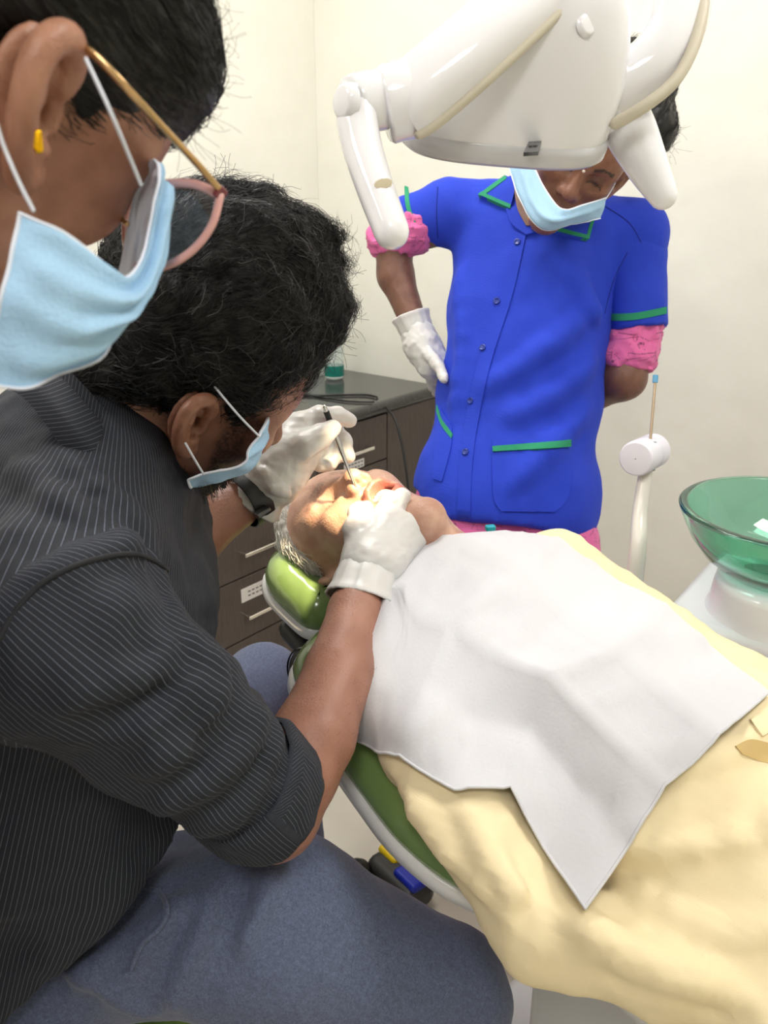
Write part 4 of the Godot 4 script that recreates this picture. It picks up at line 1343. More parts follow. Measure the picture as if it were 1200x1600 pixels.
func build_bib(k: Field) -> void:
	var paper := mat(Color(0.80, 0.80, 0.82), 0.75)
	var img := noise_image(noise(0.06, 55, 3), 256)
	relief(paper, img, 0.5, 14.0)
	paper.backlight_enabled = true
	paper.backlight = Color(0.12, 0.12, 0.12)
	var ctl := [
		[Vector3(-0.5934, 0.9632, -0.8685), Vector3(-0.5423, 0.9632, -0.9309), Vector3(-0.4775, 0.9490, -0.9628), Vector3(-0.3962, 0.9178, -0.9722), Vector3(-0.3212, 0.8952, -0.9668), Vector3(-0.2491, 0.8690, -0.9573), Vector3(-0.1782, 0.8497, -0.9365)],
		[Vector3(-0.5843, 0.9622, -0.8062), Vector3(-0.5351, 0.9523, -0.8484), Vector3(-0.4634, 0.9304, -0.8545), Vector3(-0.3924, 0.9056, -0.8448), Vector3(-0.3200, 0.8825, -0.8233), Vector3(-0.2565, 0.8596, -0.8152), Vector3(-0.1966, 0.8342, -0.8170)],
		[Vector3(-0.5937, 0.9053, -0.7357), Vector3(-0.5328, 0.9069, -0.7171), Vector3(-0.4759, 0.9108, -0.7033), Vector3(-0.4079, 0.9052, -0.7006), Vector3(-0.3463, 0.8977, -0.6987), Vector3(-0.2736, 0.8671, -0.6945), Vector3(-0.2079, 0.8373, -0.6917)],
		[Vector3(-0.5612, 0.8543, -0.6540), Vector3(-0.5108, 0.8555, -0.6404), Vector3(-0.4666, 0.8658, -0.6401), Vector3(-0.3968, 0.8696, -0.6436), Vector3(-0.3386, 0.8628, -0.6531), Vector3(-0.2752, 0.8305, -0.6473), Vector3(-0.2174, 0.8055, -0.6337)],
		[Vector3(-0.5295, 0.8314, -0.5786), Vector3(-0.4943, 0.8253, -0.5836), Vector3(-0.4585, 0.8184, -0.5886), Vector3(-0.3922, 0.8120, -0.5980), Vector3(-0.3374, 0.8193, -0.6187), Vector3(-0.2837, 0.7869, -0.6049), Vector3(-0.2325, 0.7642, -0.5870)]]
	for i in ctl.size():
		for j in ctl[i].size():
			if i + j > 1 and (j > 0 or i > 3): ctl[i][j] = k.hit(EYE, ctl[i][j], 0.007)
	var rows := []
	var n := 8
	var crump := noise(14.0, 91, 3)
	for i in ctl.size() - 1:
		for s in (n if i < ctl.size() - 2 else n + 1):
			var t := float(s) / n
			var row := PackedVector3Array()
			for j in 6:
				for q in (n if j < 5 else n + 1):
					var w := float(q) / n
					var a: Vector3 = ctl[i][j].lerp(ctl[i][j + 1], w)
					var b: Vector3 = ctl[i + 1][j].lerp(ctl[i + 1][j + 1], w)
					row.append(a.lerp(b, t))
			rows.append(row)
	# rest on the shirt, then soften everything but the fold lines
	for pass_no in 3:
		for i in rows.size():
			for j in rows[i].size():
				var p: Vector3 = rows[i][j]
				var d := k.dist(p)
				if d < 0.006: p += k.grad(p, k.all) * (0.006 - d)
				rows[i][j] = p
		if pass_no < 2:
			for i in range(1, rows.size() - 1):
				if i % n == 0 and i / n == 2: continue
				for j in range(1, rows[i].size() - 1):
					rows[i][j] = rows[i][j] * 0.5 + (rows[i - 1][j] + rows[i + 1][j] + rows[i][j - 1] + rows[i][j + 1]) * 0.125
	for i in rows.size():
		for j in rows[i].size():
			var fold := 0.007 * (1.0 - absf(fposmod(i / float(n), 2.0) - 1.0)) * (1.0 - absf(fposmod(j / float(n) + 1.0, 4.0) / 2.0 - 1.0))
			fold += 0.014 * maxf(0.0, 1.0 - absf(i - 2.0 * n) / (n * 0.9)) + 0.008 * maxf(0.0, 1.0 - absf(j - 2.0 * n) / (n * 0.9)) + 0.010 * maxf(0.0, 1.0 - absf(j - 4.0 * n) / (n * 0.9)) + 0.007 * maxf(0.0, 1.0 - absf(i - 1.0 * n) / (n * 0.5)) + (0.0012 if i == n or i == 2 * n or j == 2 * n or j == 4 * n else 0.0)
			rows[i][j] += Vector3(0, 1, 0) * fold
			rows[i][j] += Vector3(0, 1, 0) * (0.5 + crump.get_noise_3dv(rows[i][j])) * 0.0025
	var bib := part("paper_bib", Shape.new().sheet(rows, 0.001, Vector3.UP).mesh(), paper)
	tag(bib, "white paper bib with square fold creases spread over the patient's chest", "bib")
	var hem := []
	for i in rows.size(): hem.append(rows[i][-1] + Vector3(0, 0.0005, 0))
	part("hem", Shape.new().tube(hem, [0.0016], 6).mesh(), paper, bib)
	hem = []
	for j in rows[-1].size(): hem.append(rows[-1][j] + Vector3(0, 0.0005, 0))
	part("hem", Shape.new().tube(hem, [0.0016], 6).mesh(), paper, bib)
	var clip := part("bib_clip", Shape.new().box(Transform3D(Basis(Vector3.UP, 0.9), Vector3(-0.5662, 0.9583, -0.9297) + Vector3(0, 0.003, 0)), Vector3(0.014, 0.008, 0.01), 0.002).mesh(), mat(Color(0.10, 0.62, 0.70), 0.4))
	tag(clip, "small teal clip at the top edge of the paper bib", "clip")

# ---------------------------------------------------------------- dentist
func pinstripe() -> StandardMaterial3D:
	# charcoal navy cloth, one stripe every tile across u
	var img := Image.create(256, 256, false, Image.FORMAT_RGB8)
	var nz := noise(0.11, 61, 3)
	for y in 256:
		for x in 256:
			var w := 0.5 + 0.5 * nz.get_noise_2d(x, y)
			var c := Color(0.048, 0.062, 0.096).lerp(Color(0.088, 0.108, 0.158), w)
			var ph := absf(fposmod(x / 64.0, 1.0) - 0.5)
			if ph < 0.055: c = c.lerp(Color(0.46, 0.49, 0.56), 0.72 + 0.5 * nz.get_noise_2d(x * 0.5, y * 3.0))
			elif ph > 0.36 and ph < 0.40: c = c.lerp(Color(0.23, 0.25, 0.31), 0.4)
			img.set_pixel(x, y, c)
	var m := mat(Color.WHITE, 0.8)
	m.albedo_texture = ImageTexture.create_from_image(img)
	m.uv1_scale = Vector3(58.0, 58.0, 1)
	return m

func denim_material() -> StandardMaterial3D:
	var img := Image.create(256, 256, false, Image.FORMAT_RGB8)
	var nz := noise(0.35, 71, 2)
	var nb := noise(0.05, 72, 3)
	for y in 256:
		for x in 256:
			var w := 0.5 + 0.55 * nz.get_noise_2d(x * 0.35, y * 2.2) + 0.55 * nz.get_noise_2d(x * 2.2 + 500, y * 0.35) + 0.2 * nb.get_noise_2d(x, y)
			img.set_pixel(x, y, Color(0.23, 0.255, 0.34).lerp(Color(0.44, 0.485, 0.61), clampf(w, 0, 1)))
	var m := mat(Color.WHITE, 0.85)
	m.albedo_texture = ImageTexture.create_from_image(img)
	m.uv1_triplanar = true
	m.uv1_world_triplanar = true
	m.uv1_scale = Vector3(9, 9, 9)
	m.rim_enabled = true
	m.rim = 0.3
	return m

func glove_material() -> StandardMaterial3D:
	var m := mat(Color(0.81, 0.805, 0.80), 0.36)
	relief(m, noise_image(noise(0.018, 81, 2), 256), 0.7, 9.0)
	m.subsurf_scatter_enabled = true
	m.subsurf_scatter_strength = 0.15
	return m

func build_dentist() -> void:
	var o := person("seated dentist in a dark pinstriped shirt and white gloves bending over the patient", Vector3(-0.7120, 0.5858, -0.2595) * Vector3(1, 0, 1))
	var H := frame(Vector3(-0.6784, 1.2220, -0.5281), Vector3(-0.7938, 0.3380, -0.5049), Vector3(0.5454, 0.7630, -0.3455), Vector3(0.2687, -0.5500, -0.7908))
	var Hi := H.affine_inverse()
	# skin: head, neck, torso core, arms
	var head := Field.new()
	add_head(head, H, 0.0, 1.0)
	head.cone(H * Vector3(0, -0.045, -0.03), Vector3(-0.7282, 1.1676, -0.4383), 0.058, 0.066, 0.03)
	add_ear(head, H, Vector3(-0.077, -0.003, -0.01), Vector3(-0.05, 0.93, -0.36), Vector3(-0.35, 0, -1), 1.08)
	add_ear(head, H, Vector3(0.077, -0.003, -0.01), Vector3(0.05, 0.93, -0.36), Vector3(0.35, 0, -1), 1.08)
	var mott := noise(40.0, 23, 3)
	var fine := noise(260.0, 24, 2)
	var paint := func(p: Vector3, _n: Vector3) -> Color:
		var l: Vector3 = Hi * p
		var c := lin(0.60, 0.42, 0.34).lerp(lin(0.52, 0.35, 0.275), clampf(0.5 + mott.get_noise_3dv(p), 0, 1))
		# stubble and beard along the jaw, sideburn in front of the ear
		var beard := 0.0
		if l.z > -0.01 and l.y < 0.03:
			var jaw := smoothstep(-0.048, -0.072, l.y - 0.5 * maxf(l.z - 0.03, 0.0))
			var side := smoothstep(0.02, 0.009, absf(l.z - 0.036 + 0.3 * l.y)) * smoothstep(0.05, 0.06, absf(l.x))
			beard = maxf(jaw, side * 0.9)
		if l.y < -0.06 and l.z < 0.06: beard = maxf(beard, smoothstep(-0.045, -0.065, l.y) * smoothstep(-0.03, 0.0, l.z))
		beard *= clampf(0.75 + 0.9 * fine.get_noise_3dv(p), 0, 1)
		c = c.lerp(lin(0.10, 0.075, 0.065), beard * 0.9)
		if absf(absf(l.x) - 0.031) < 0.022 and absf(l.y - 0.038) < 0.006 and l.z > 0.05: c = c.lerp(lin(0.07, 0.05, 0.045), 0.85)
		if absf(absf(l.x) - 0.031) < 0.014 and absf(l.y - 0.012) < 0.0022 and l.z > 0.06: c = lin(0.05, 0.035, 0.03)
		return c
	var skin := head.build(0.003, paint)
	var el := Vector3(-0.4931, 0.8405, -0.4331)
	var body := Field.new()
	body.cone(Vector3(-0.7212, 1.1795, -0.4499), Vector3(-0.7435, 1.0295, -0.3987), 0.06, 0.1, 0.04)
	body.cone(Vector3(-0.7608, 1.0209, -0.4080), Vector3(-0.7845, 0.6455, -0.2714), 0.085, 0.05, 0.04)
	body.chain([Vector3(-0.6944, 1.0668, -0.3743), Vector3(-0.5479, 1.0783, -0.2784), Vector3(-0.5211, 0.9929, -0.3407), el], [0.08, 0.055, 0.052, 0.046], 0.03)
	body.chain([el, Vector3(-0.5012, 0.8607, -0.4711), Vector3(-0.5052, 0.8812, -0.5057), Vector3(-0.5292, 0.9153, -0.5722), Vector3(-0.5655, 0.9485, -0.6420), Vector3(-0.5860, 0.9643, -0.6857)], [0.045, 0.045, 0.042, 0.037, 0.031, 0.025], 0.01)
	body.chain([Vector3(-0.7325, 1.1530, -0.4690), Vector3(-0.8305, 1.0266, -0.5752), Vector3(-0.8362, 0.9261, -0.4654), Vector3(-0.7681, 1.0137, -0.5644), Vector3(-0.7484, 1.0517, -0.6684)], [0.07, 0.055, 0.045, 0.04, 0.029], 0.02)
	body.chain([Vector3(-0.7653, 0.6121, -0.2705), Vector3(-0.5021, 0.6588, -0.4531), Vector3(-0.3713, 0.5677, -0.5560)], [0.05, 0.07, 0.055], 0.04)
	var arm_tone := func(p: Vector3, _n: Vector3) -> Color: return lin(0.64, 0.46, 0.39).lerp(lin(0.57, 0.395, 0.33), clampf(0.5 + mott.get_noise_3dv(p * 0.6), 0, 1))
	skin.merge(body.build(0.007, arm_tone))
	part("body", skin.mesh(), skin_material(0.46), o)
	# arm hair
	var hairs := Shape.new()
	for i in 600:
		var t := rng.randf()
		var c := el.lerp(Vector3(-0.5847, 0.9656, -0.6901), t)
		var q := body.settle(c + Vector3(rng.randfn(), rng.randfn(), rng.randfn()) * 0.05, -0.0004)
		var nn := body.grad(q, body.near(q, 0.03))
		var d := ((Vector3(-0.5847, 0.9656, -0.6901) - el).normalized() * 0.8 + nn * 0.35 + Vector3(rng.randfn(), rng.randfn(), rng.randfn()) * 0.4).normalized()
		if q.distance_to(c) < 0.07: hairs.tube([q, q + d * 0.003, q + d * 0.0055 - nn * 0.001], [0.00008], 3)
	part("arm_hair", hairs.mesh(), mat(Color(0.10, 0.07, 0.06), 0.6), o).set_meta("kind", "stuff")
	# hair
	var hair := Field.new()
	hair.egg(Vector3(-0.6720, 1.2927, -0.5462), Vector3(0.118, 0.108, 0.098), Basis.IDENTITY, 0.03)
	hair.egg(Vector3(-0.6489, 1.3276, -0.5962), Vector3(0.078, 0.072, 0.08), Basis.IDENTITY, 0.03)
	hair.egg(Vector3(-0.6181, 1.2871, -0.6151), Vector3(0.045, 0.045, 0.06), Basis.IDENTITY, 0.03)
	hair.egg(Vector3(-0.7149, 1.2450, -0.4876), Vector3(0.085, 0.062, 0.08), Basis.IDENTITY, 0.03)
	hair.T = H
	hair.egg(Vector3(0, 0.05, -0.02), Vector3(0.083, 0.094, 0.106), Basis.IDENTITY, 0.02)
	# keep face, ears and nape free
	hair.egg(Vector3(0, -0.045, 0.09), Vector3(0.12, 0.105, 0.072), Basis.IDENTITY, 0.012, true)
	for s in [-1.0, 1.0]: hair.egg(Vector3(0.085 * s, -0.004, -0.014), Vector3(0.028, 0.036, 0.024), Basis.IDENTITY, 0.01, true)
	hair.plane_cut(Vector3(0, -0.035, 0), Vector3(0, -1, 0.25), 0.015)
	hair.T = Transform3D.IDENTITY
	hair.folds.append([noise(15.0, 33, 2), Basis.IDENTITY, 0.012, Vector3.ZERO, 0.0])
	hair.folds.append([noise(60.0, 34, 2), Basis.IDENTITY, 0.003, Vector3.ZERO, 0.0])
	var cap := hair.build(0.0042)
	var black := mat(Color(0.042, 0.042, 0.05), 0.5)
	var hr := part("hair", cap.mesh(), black, o, "thick wavy black hair")
	var comb := Vector3(-0.5770, 1.2987, -0.6267) - Vector3(-0.7322, 1.2450, -0.4735)
	comb = comb.normalized()
	var swirl := noise(9.0, 35, 2)
	var flow := func(p: Vector3, nrm: Vector3) -> Vector3:
		var d: Vector3 = comb.rotated(nrm, swirl.get_noise_3dv(p) * 1.6)
		return (d - nrm * nrm.dot(d)).normalized()
	var dark := mat(Color(0.075, 0.074, 0.085), 0.38)
	part("strands", strands(hair, cap.v, flow, 9000, 0.055, 6, 0.0005, 1.6, 0.0018, 0.0025).mesh(), dark, hr).set_meta("kind", "stuff")
	part("strands", strands(hair, cap.v, flow, 700, 0.045, 6, 0.0004, 2.2, 0.003, 0.004).mesh(), mat(Color(0.36, 0.35, 0.36), 0.35), hr, "lighter glinting strands").set_meta("kind", "stuff")
	var roots := [Vector3(-0.6546, 1.3819, -0.6185), Vector3(-0.6157, 1.3457, -0.6323), Vector3(-0.5928, 1.3145, -0.6493), Vector3(-0.5829, 1.2840, -0.6423), Vector3(-0.5802, 1.2613, -0.6193), Vector3(-0.6875, 1.4071, -0.5904), Vector3(-0.5830, 1.2522, -0.6126), Vector3(-0.5862, 1.2450, -0.5925)]
	var outs := [Vector3(0.2325, 0.9000, -0.1896), Vector3(0.5425, 0.6000, -0.4424), Vector3(0.6975, 0.3000, -0.5688), Vector3(0.7749, 0.0000, -0.6320), Vector3(0.6200, -0.5000, -0.5056), Vector3(0.1550, 1.0000, -0.1264), Vector3(0.4650, -0.7000, -0.3792), Vector3(0.3875, -0.8000, -0.3160)]
	part("strands", flyaways(roots, outs, 110, 0.03, 0.0002, 4.0).mesh(), dark, hr, "loose curling hairs").set_meta("kind", "stuff")
	# beard hairs below the jaw
	var chin := Shape.new()
	for i in 900:
		var l := Vector3(-rng.randf_range(0.0, 0.055), rng.randf_range(-0.115, -0.05), rng.randf_range(0.0, 0.085))
		var q := head.settle(H * l, 0.0)
		if absf((Hi * q).y + 0.08) > 0.05: continue
		var nn := head.grad(q, head.near(q, 0.03))
		var d := (nn + H.basis * Vector3(0, -0.7, 0.3) + Vector3(rng.randfn(), rng.randfn(), rng.randfn()) * 0.3).normalized()
		chin.tube([q, q + d * 0.006, q + d * 0.010 - Vector3(0, 0.001, 0)], [0.00022], 3)
	part("beard", chin.mesh(), dark, o, "short black beard").set_meta("kind", "stuff")
	# shirt
	var s := Field.new()
	s.egg(Vector3(-0.7350, 0.9885, -0.4060), Vector3(0.135, 0.18, 0.19), Basis(Vector3.UP, deg_to_rad(39.2)), 0.05)
	s.egg(Vector3(-0.7478, 0.8185, -0.3320), Vector3(0.15, 0.16, 0.18), Basis(Vector3.UP, deg_to_rad(39.2)), 0.05)
	s.egg(Vector3(-0.7825, 0.6800, -0.2764), Vector3(0.16, 0.12, 0.18), Basis(Vector3.UP, deg_to_rad(39.2)), 0.05)
	s.egg(Vector3(-0.7064, 0.7425, -0.3764), Vector3(0.125, 0.12, 0.15), Basis(Vector3.UP, deg_to_rad(39.2)), 0.05)
	s.cone(Vector3(-0.6956, 1.1501, -0.4147), Vector3(-0.5663, 1.0778, -0.2838), 0.07, 0.078, 0.06)
	s.cone(Vector3(-0.7554, 1.1283, -0.4657), Vector3(-0.8348, 1.0080, -0.5763), 0.07, 0.06, 0.06)
	s.cone(Vector3(-0.7719, 1.1252, -0.4231), Vector3(-0.8049, 1.0123, -0.3954), 0.10, 0.12, 0.06)
	s.cone(Vector3(-0.5571, 1.0804, -0.2788), Vector3(-0.5227, 1.0008, -0.3364), 0.082, 0.070, 0.03)
	s.cone(Vector3(-0.5227, 1.0008, -0.3364), Vector3(-0.4944, 0.8853, -0.4128), 0.070, 0.054, 0.02)
	s.cone(Vector3(-0.4949, 0.8883, -0.4111), Vector3(-0.4928, 0.8623, -0.4234), 0.057, 0.055, 0.006)
	s.cone(Vector3(-0.8366, 1.0155, -0.5785), Vector3(-0.8176, 0.9476, -0.4913), 0.058, 0.055, 0.02)
	s.plane_cut(Vector3(-0.4894, 0.8474, -0.4326), Vector3(-0.4894, 0.8474, -0.4326) - Vector3(-0.5166, 0.9545, -0.3668), 0.006)
	var ridges := [
		[Vector3(-0.4691, 1.0541, -0.3582), Vector3(-0.4588, 1.0381, -0.3172), Vector3(-0.4654, 1.0252, -0.2639)], [Vector3(-0.4649, 1.0443, -0.3637), Vector3(-0.4551, 1.0186, -0.3244), Vector3(-0.4724, 0.9894, -0.2750)],
		[Vector3(-0.4700, 1.0781, -0.3487), Vector3(-0.4641, 1.0715, -0.3018), Vector3(-0.4746, 1.0738, -0.2460)], [Vector3(-0.4651, 0.9871, -0.3974), Vector3(-0.4641, 0.9640, -0.3591), Vector3(-0.4784, 0.9430, -0.3093)],
		[Vector3(-0.4656, 0.9597, -0.4110), Vector3(-0.4676, 0.9296, -0.3806), Vector3(-0.4827, 0.9030, -0.3412)], [Vector3(-0.4924, 1.1014, -0.3627), Vector3(-0.4709, 1.0803, -0.3559), Vector3(-0.4632, 1.0541, -0.3631)],
		[Vector3(-0.5177, 1.1460, -0.2536), Vector3(-0.5196, 1.1503, -0.2956), Vector3(-0.5337, 1.1337, -0.3451)], [Vector3(-0.4644, 0.9739, -0.3637), Vector3(-0.4659, 0.9574, -0.3267), Vector3(-0.4791, 0.9498, -0.2983)],
		[Vector3(-0.6767, 1.2040, -0.3186), Vector3(-0.6064, 1.1820, -0.3097), Vector3(-0.5535, 1.1564, -0.3125)], [Vector3(-0.6703, 1.1984, -0.3487), Vector3(-0.5933, 1.1572, -0.3496), Vector3(-0.5594, 1.1275, -0.3625)]]
	for rd in ridges:
		var line := []
		for q in curve(rd, 4): line.append(s.settle(q, -0.003))
		s.chain(line, [0.003, 0.006, 0.0075, 0.008, 0.008, 0.008, 0.0075, 0.006, 0.003], 0.016)
	s.folds.append([noise(11.0, 45, 3), Basis.IDENTITY, 0.010, Vector3.ZERO, 0.0])
	var sl_a := Vector3(-0.5571, 1.0804, -0.2788)
	var sl_b := Vector3(-0.4928, 0.8623, -0.4234)
	var sl_t := (sl_b - sl_a).normalized()
	var sl_x := sl_t.cross(EYE - sl_a).normalized()
	var sl_y := sl_t.cross(sl_x)
	var t_a := Vector3(-0.7430, 1.1925, -0.4662)
	var t_t := (Vector3(-0.7592, 0.6698, -0.2627) - t_a).normalized()
	var t_x := t_t.cross(EYE - Vector3(-0.6093, 1.0984, -0.3212)).normalized()
	var t_y := t_t.cross(t_x)
	var seam_n := (sl_b - Vector3(-0.5993, 1.1204, -0.2850)).normalized()
	var s1 := Vector3(-0.5293, 1.1085, -0.2255)
	var pn := (Vector3(-0.5325, 1.1394, -0.2659) - s1).cross(Vector3(-0.5414, 1.1282, -0.3499) - s1).normalized()
	if pn.dot(sl_b - s1) < 0.0: pn = -pn
	var zone := func(p: Vector3) -> int:
		var h := (p - sl_a).dot(sl_t)
		var rr := (p - sl_a - sl_t * h).length()
		return 1 if rr < 0.105 and (p - s1).dot(pn) > 0.0 and (p - EYE).length() < 0.98 else 0
	var chart := func(p: Vector3, _n: Vector3, z: int) -> Vector2:
		if z == 1:
			var q := p - sl_a
			return Vector2(atan2(q.dot(sl_y), q.dot(sl_x)) * 0.072, q.dot(sl_t))
		var q2 := p - t_a
		return Vector2(atan2(q2.dot(t_y), q2.dot(t_x)) * 0.16, q2.dot(t_t))
	var stripe := pinstripe()
	var shirt := part("shirt", s.build(0.0055, null, chart, zone).mesh(), stripe, o, "dark navy pinstriped shirt with rolled sleeves")
	# shoulder seam and collar
	var seam := []
	for q in curve([Vector3(-0.5506, 1.0812, -0.2223), Vector3(-0.5265, 1.1251, -0.2361), Vector3(-0.5233, 1.1424, -0.2611), Vector3(-0.5275, 1.1436, -0.2997), Vector3(-0.5413, 1.1277, -0.3497), Vector3(-0.5430, 1.1035, -0.3778)], 6): seam.append(s.hit(EYE, q, 0.0005))
	part("shoulder_seam", Shape.new().tube(seam, [0.0022], 6).mesh(), mat(Color(0.09, 0.095, 0.12), 0.8), shirt)
	var col := net([
		[Vector3(-0.7190, 1.2618, -0.3682), Vector3(-0.6818, 1.2469, -0.3842), Vector3(-0.6544, 1.2140, -0.3971), Vector3(-0.6369, 1.1665, -0.4224), Vector3(-0.6217, 1.1128, -0.4565)],
		[Vector3(-0.7056, 1.2588, -0.3430), Vector3(-0.6647, 1.2456, -0.3560), Vector3(-0.6312, 1.2117, -0.3664), Vector3(-0.6214, 1.1598, -0.3971), Vector3(-0.6189, 1.1077, -0.4493)],
		[Vector3(-0.7215, 1.2501, -0.3326), Vector3(-0.6707, 1.2391, -0.3410), Vector3(-0.6338, 1.1989, -0.3511), Vector3(-0.6226, 1.1477, -0.3832), Vector3(-0.6246, 1.1062, -0.4370)]], 6, 4)
	part("collar", Shape.new().sheet(col, 0.002, EYE - Vector3(-0.6304, 1.1932, -0.3786), 1.0, 1.0).mesh(), stripe, shirt)
	part("collar_stand", Shape.new().sheet(net([[Vector3(-0.7268, 1.2663, -0.3916), Vector3(-0.6845, 1.2438, -0.4011), Vector3(-0.6461, 1.1858, -0.4244), Vector3(-0.6308, 1.1109, -0.4619)], [Vector3(-0.7113, 1.2438, -0.3793), Vector3(-0.6688, 1.2206, -0.3817), Vector3(-0.6362, 1.1642, -0.4079), Vector3(-0.6322, 1.1045, -0.4577)]], 6, 3), 0.002, EYE - Vector3(-0.6304, 1.1932, -0.3786)).mesh(), stripe, shirt)
	# rolled cuff
	var cuff := []
	var cm := Vector3(-0.4933, 0.8645, -0.4241)
	var ct := (Vector3(-0.4900, 0.8442, -0.4347) - Vector3(-0.5106, 0.9320, -0.3813)).normalized()
	var cx := ct.cross(Vector3.UP).normalized()
	var cy := ct.cross(cx)
	var cn := noise(30.0, 46, 2)
	for q in [[-0.042, 0.058], [-0.041, 0.063], [-0.03, 0.0655], [-0.012, 0.0655], [0.004, 0.064], [0.012, 0.0615], [0.014, 0.0575], [0.008, 0.054]]:
		var row := PackedVector3Array()
		for i in 56:
			var g := TAU * i / 56
			var rr: float = q[1] + cn.get_noise_2d(cos(g) * 0.06, sin(g) * 0.06 + q[0]) * 0.004
			row.append(cm + ct * (q[0] + 0.006 * sin(g * 2.0 + 1.0)) + (cx * cos(g) + cy * sin(g)) * rr)
		cuff.append(row)
	part("rolled_cuff", Shape.new().grid(cuff, true).mesh(), stripe, shirt)
	# trousers
	var t := Field.new()
	var yaw := Basis(Vector3.UP, deg_to_rad(39.2))
	t.egg(Vector3(-0.7867, 0.6087, -0.2515), Vector3(0.17, 0.062, 0.18), yaw, 0.05)
	t.cone(Vector3(-0.6967, 0.6494, -0.2759), Vector3(-0.5110, 0.6680, -0.4435), 0.05, 0.096, 0.05)
	t.cone(Vector3(-0.5110, 0.6680, -0.4435), Vector3(-0.3699, 0.5749, -0.5538), 0.096, 0.0745, 0.03)
	t.cone(Vector3(-0.7337, 0.6142, -0.3388), Vector3(-0.5895, 0.6235, -0.4749), 0.085, 0.09, 0.05)
	var knee := Vector3(-0.3696, 0.5736, -0.5534)
	t.cone(knee, Vector3(knee.x, 0.1, knee.z) + Vector3(-0.0281, 0.0000, -0.0029), 0.0735, 0.062, 0.02)
	t.cone(Vector3(-0.9049, 0.5780, -0.3472), Vector3(-0.9926, 0.5596, -0.8748), 0.1, 0.072, 0.05)
	var knee2 := Vector3(-0.9921, 0.5575, -0.8742)
	t.cone(knee2, Vector3(knee2.x, 0.1, knee2.z) + Vector3(0.0577, 0.0000, -0.0084), 0.072, 0.06, 0.02)
	for rd in [[Vector3(-0.4913, 0.8199, -0.4174), Vector3(-0.4758, 0.7854, -0.4130), Vector3(-0.4831, 0.7137, -0.3853)], [Vector3(-0.5626, 0.7797, -0.3393), Vector3(-0.5705, 0.7337, -0.3100), Vector3(-0.6124, 0.6700, -0.2719)], [Vector3(-0.5334, 0.7969, -0.3717), Vector3(-0.5467, 0.7337, -0.3295), Vector3(-0.5851, 0.6582, -0.2883)], [Vector3(-0.5169, 0.7682, -0.3709), Vector3(-0.5153, 0.7222, -0.3494), Vector3(-0.5328, 0.6641, -0.3339)], [Vector3(-0.6317, 0.7107, -0.2487), Vector3(-0.5893, 0.6935, -0.2747), Vector3(-0.5529, 0.6464, -0.3087)]]:
		var line := []
		for q in curve(rd, 4): line.append(t.settle(q, 0.0005))
		t.chain(line, [0.003, 0.005, 0.006, 0.007, 0.007, 0.006, 0.006, 0.005, 0.003], 0.016)
	t.folds.append([noise(8.0, 48, 3), Basis.IDENTITY, 0.006, Vector3.ZERO, 0.0])
	var denim := denim_material()
	var tr := part("trousers", t.build(0.0075).mesh(), denim, o, "grey blue woven trousers")
	var pocket := []
	for q in curve([Vector3(-0.5672, 0.7751, -0.3333), Vector3(-0.5544, 0.7693, -0.3409), Vector3(-0.5458, 0.7538, -0.3402), Vector3(-0.5487, 0.7383, -0.3301), Vector3(-0.5579, 0.7251, -0.3160), Vector3(-0.5604, 0.7021, -0.3026)], 6): pocket.append(t.hit(EYE, q, 0.001))
	part("pocket_edge", Shape.new().tube(pocket, [0.0028], 8).mesh(), denim, tr)
	var shoe_m := mat(Color(0.06, 0.05, 0.045), 0.4)
	for kn in [knee, knee2]:
		var sf := Field.new()
		var base := Vector3(kn.x, 0.0, kn.z)
		sf.cone(base + Vector3(0, 0.05, 0), base + Vector3(0.0734, 0.0350, -0.1631), 0.045, 0.034, 0.03)
		sf.cone(base + Vector3(0, 0.05, 0), base + Vector3(0, 0.11, 0), 0.045, 0.045, 0.02)
		sf.plane_cut(base + Vector3(0, 0.002, 0), Vector3.DOWN, 0.004)
		part("shoe", sf.build(0.008).mesh(), shoe_m, o)
	# mask
	make_mask(o, [
		[Vector3(-0.5683, 1.1855, -0.5112), Vector3(-0.5836, 1.1913, -0.5334), Vector3(-0.6146, 1.1937, -0.5715)],
		[Vector3(-0.5708, 1.1743, -0.4981), Vector3(-0.5815, 1.1746, -0.5268), Vector3(-0.6133, 1.1741, -0.5698)],
		[Vector3(-0.5700, 1.1654, -0.4943), Vector3(-0.5832, 1.1618, -0.5191), Vector3(-0.6176, 1.1548, -0.5636)],
		[Vector3(-0.5785, 1.1587, -0.4840), Vector3(-0.5901, 1.1468, -0.5060), Vector3(-0.6230, 1.1326, -0.5482)],
		[Vector3(-0.5977, 1.1536, -0.4659), Vector3(-0.6074, 1.1404, -0.4818), Vector3(-0.6452, 1.1209, -0.5242)],
		[Vector3(-0.6131, 1.1463, -0.4594), Vector3(-0.6224, 1.1375, -0.4681), Vector3(-0.6665, 1.1135, -0.5032)]], Vector3(0.7810, -0.2000, 0.0083), [[Vector3(-0.5875, 1.2353, -0.4788), Vector3(-0.5703, 1.2106, -0.4889), Vector3(-0.5676, 1.1858, -0.5106)], [Vector3(-0.6014, 1.1861, -0.4514), Vector3(-0.5979, 1.1715, -0.4566), Vector3(-0.5970, 1.1540, -0.4653)]], 5, 5, 0.0016)
	# wristband
	var wb := Vector3(-0.7457, 1.0462, -0.6472)
	var wt := (Vector3(-0.7484, 1.0517, -0.6684) - Vector3(-0.7681, 1.0137, -0.5644)).normalized()
	var wx := wt.cross(Vector3.UP).normalized()
	var wy := wt.cross(wx)
	var band := []
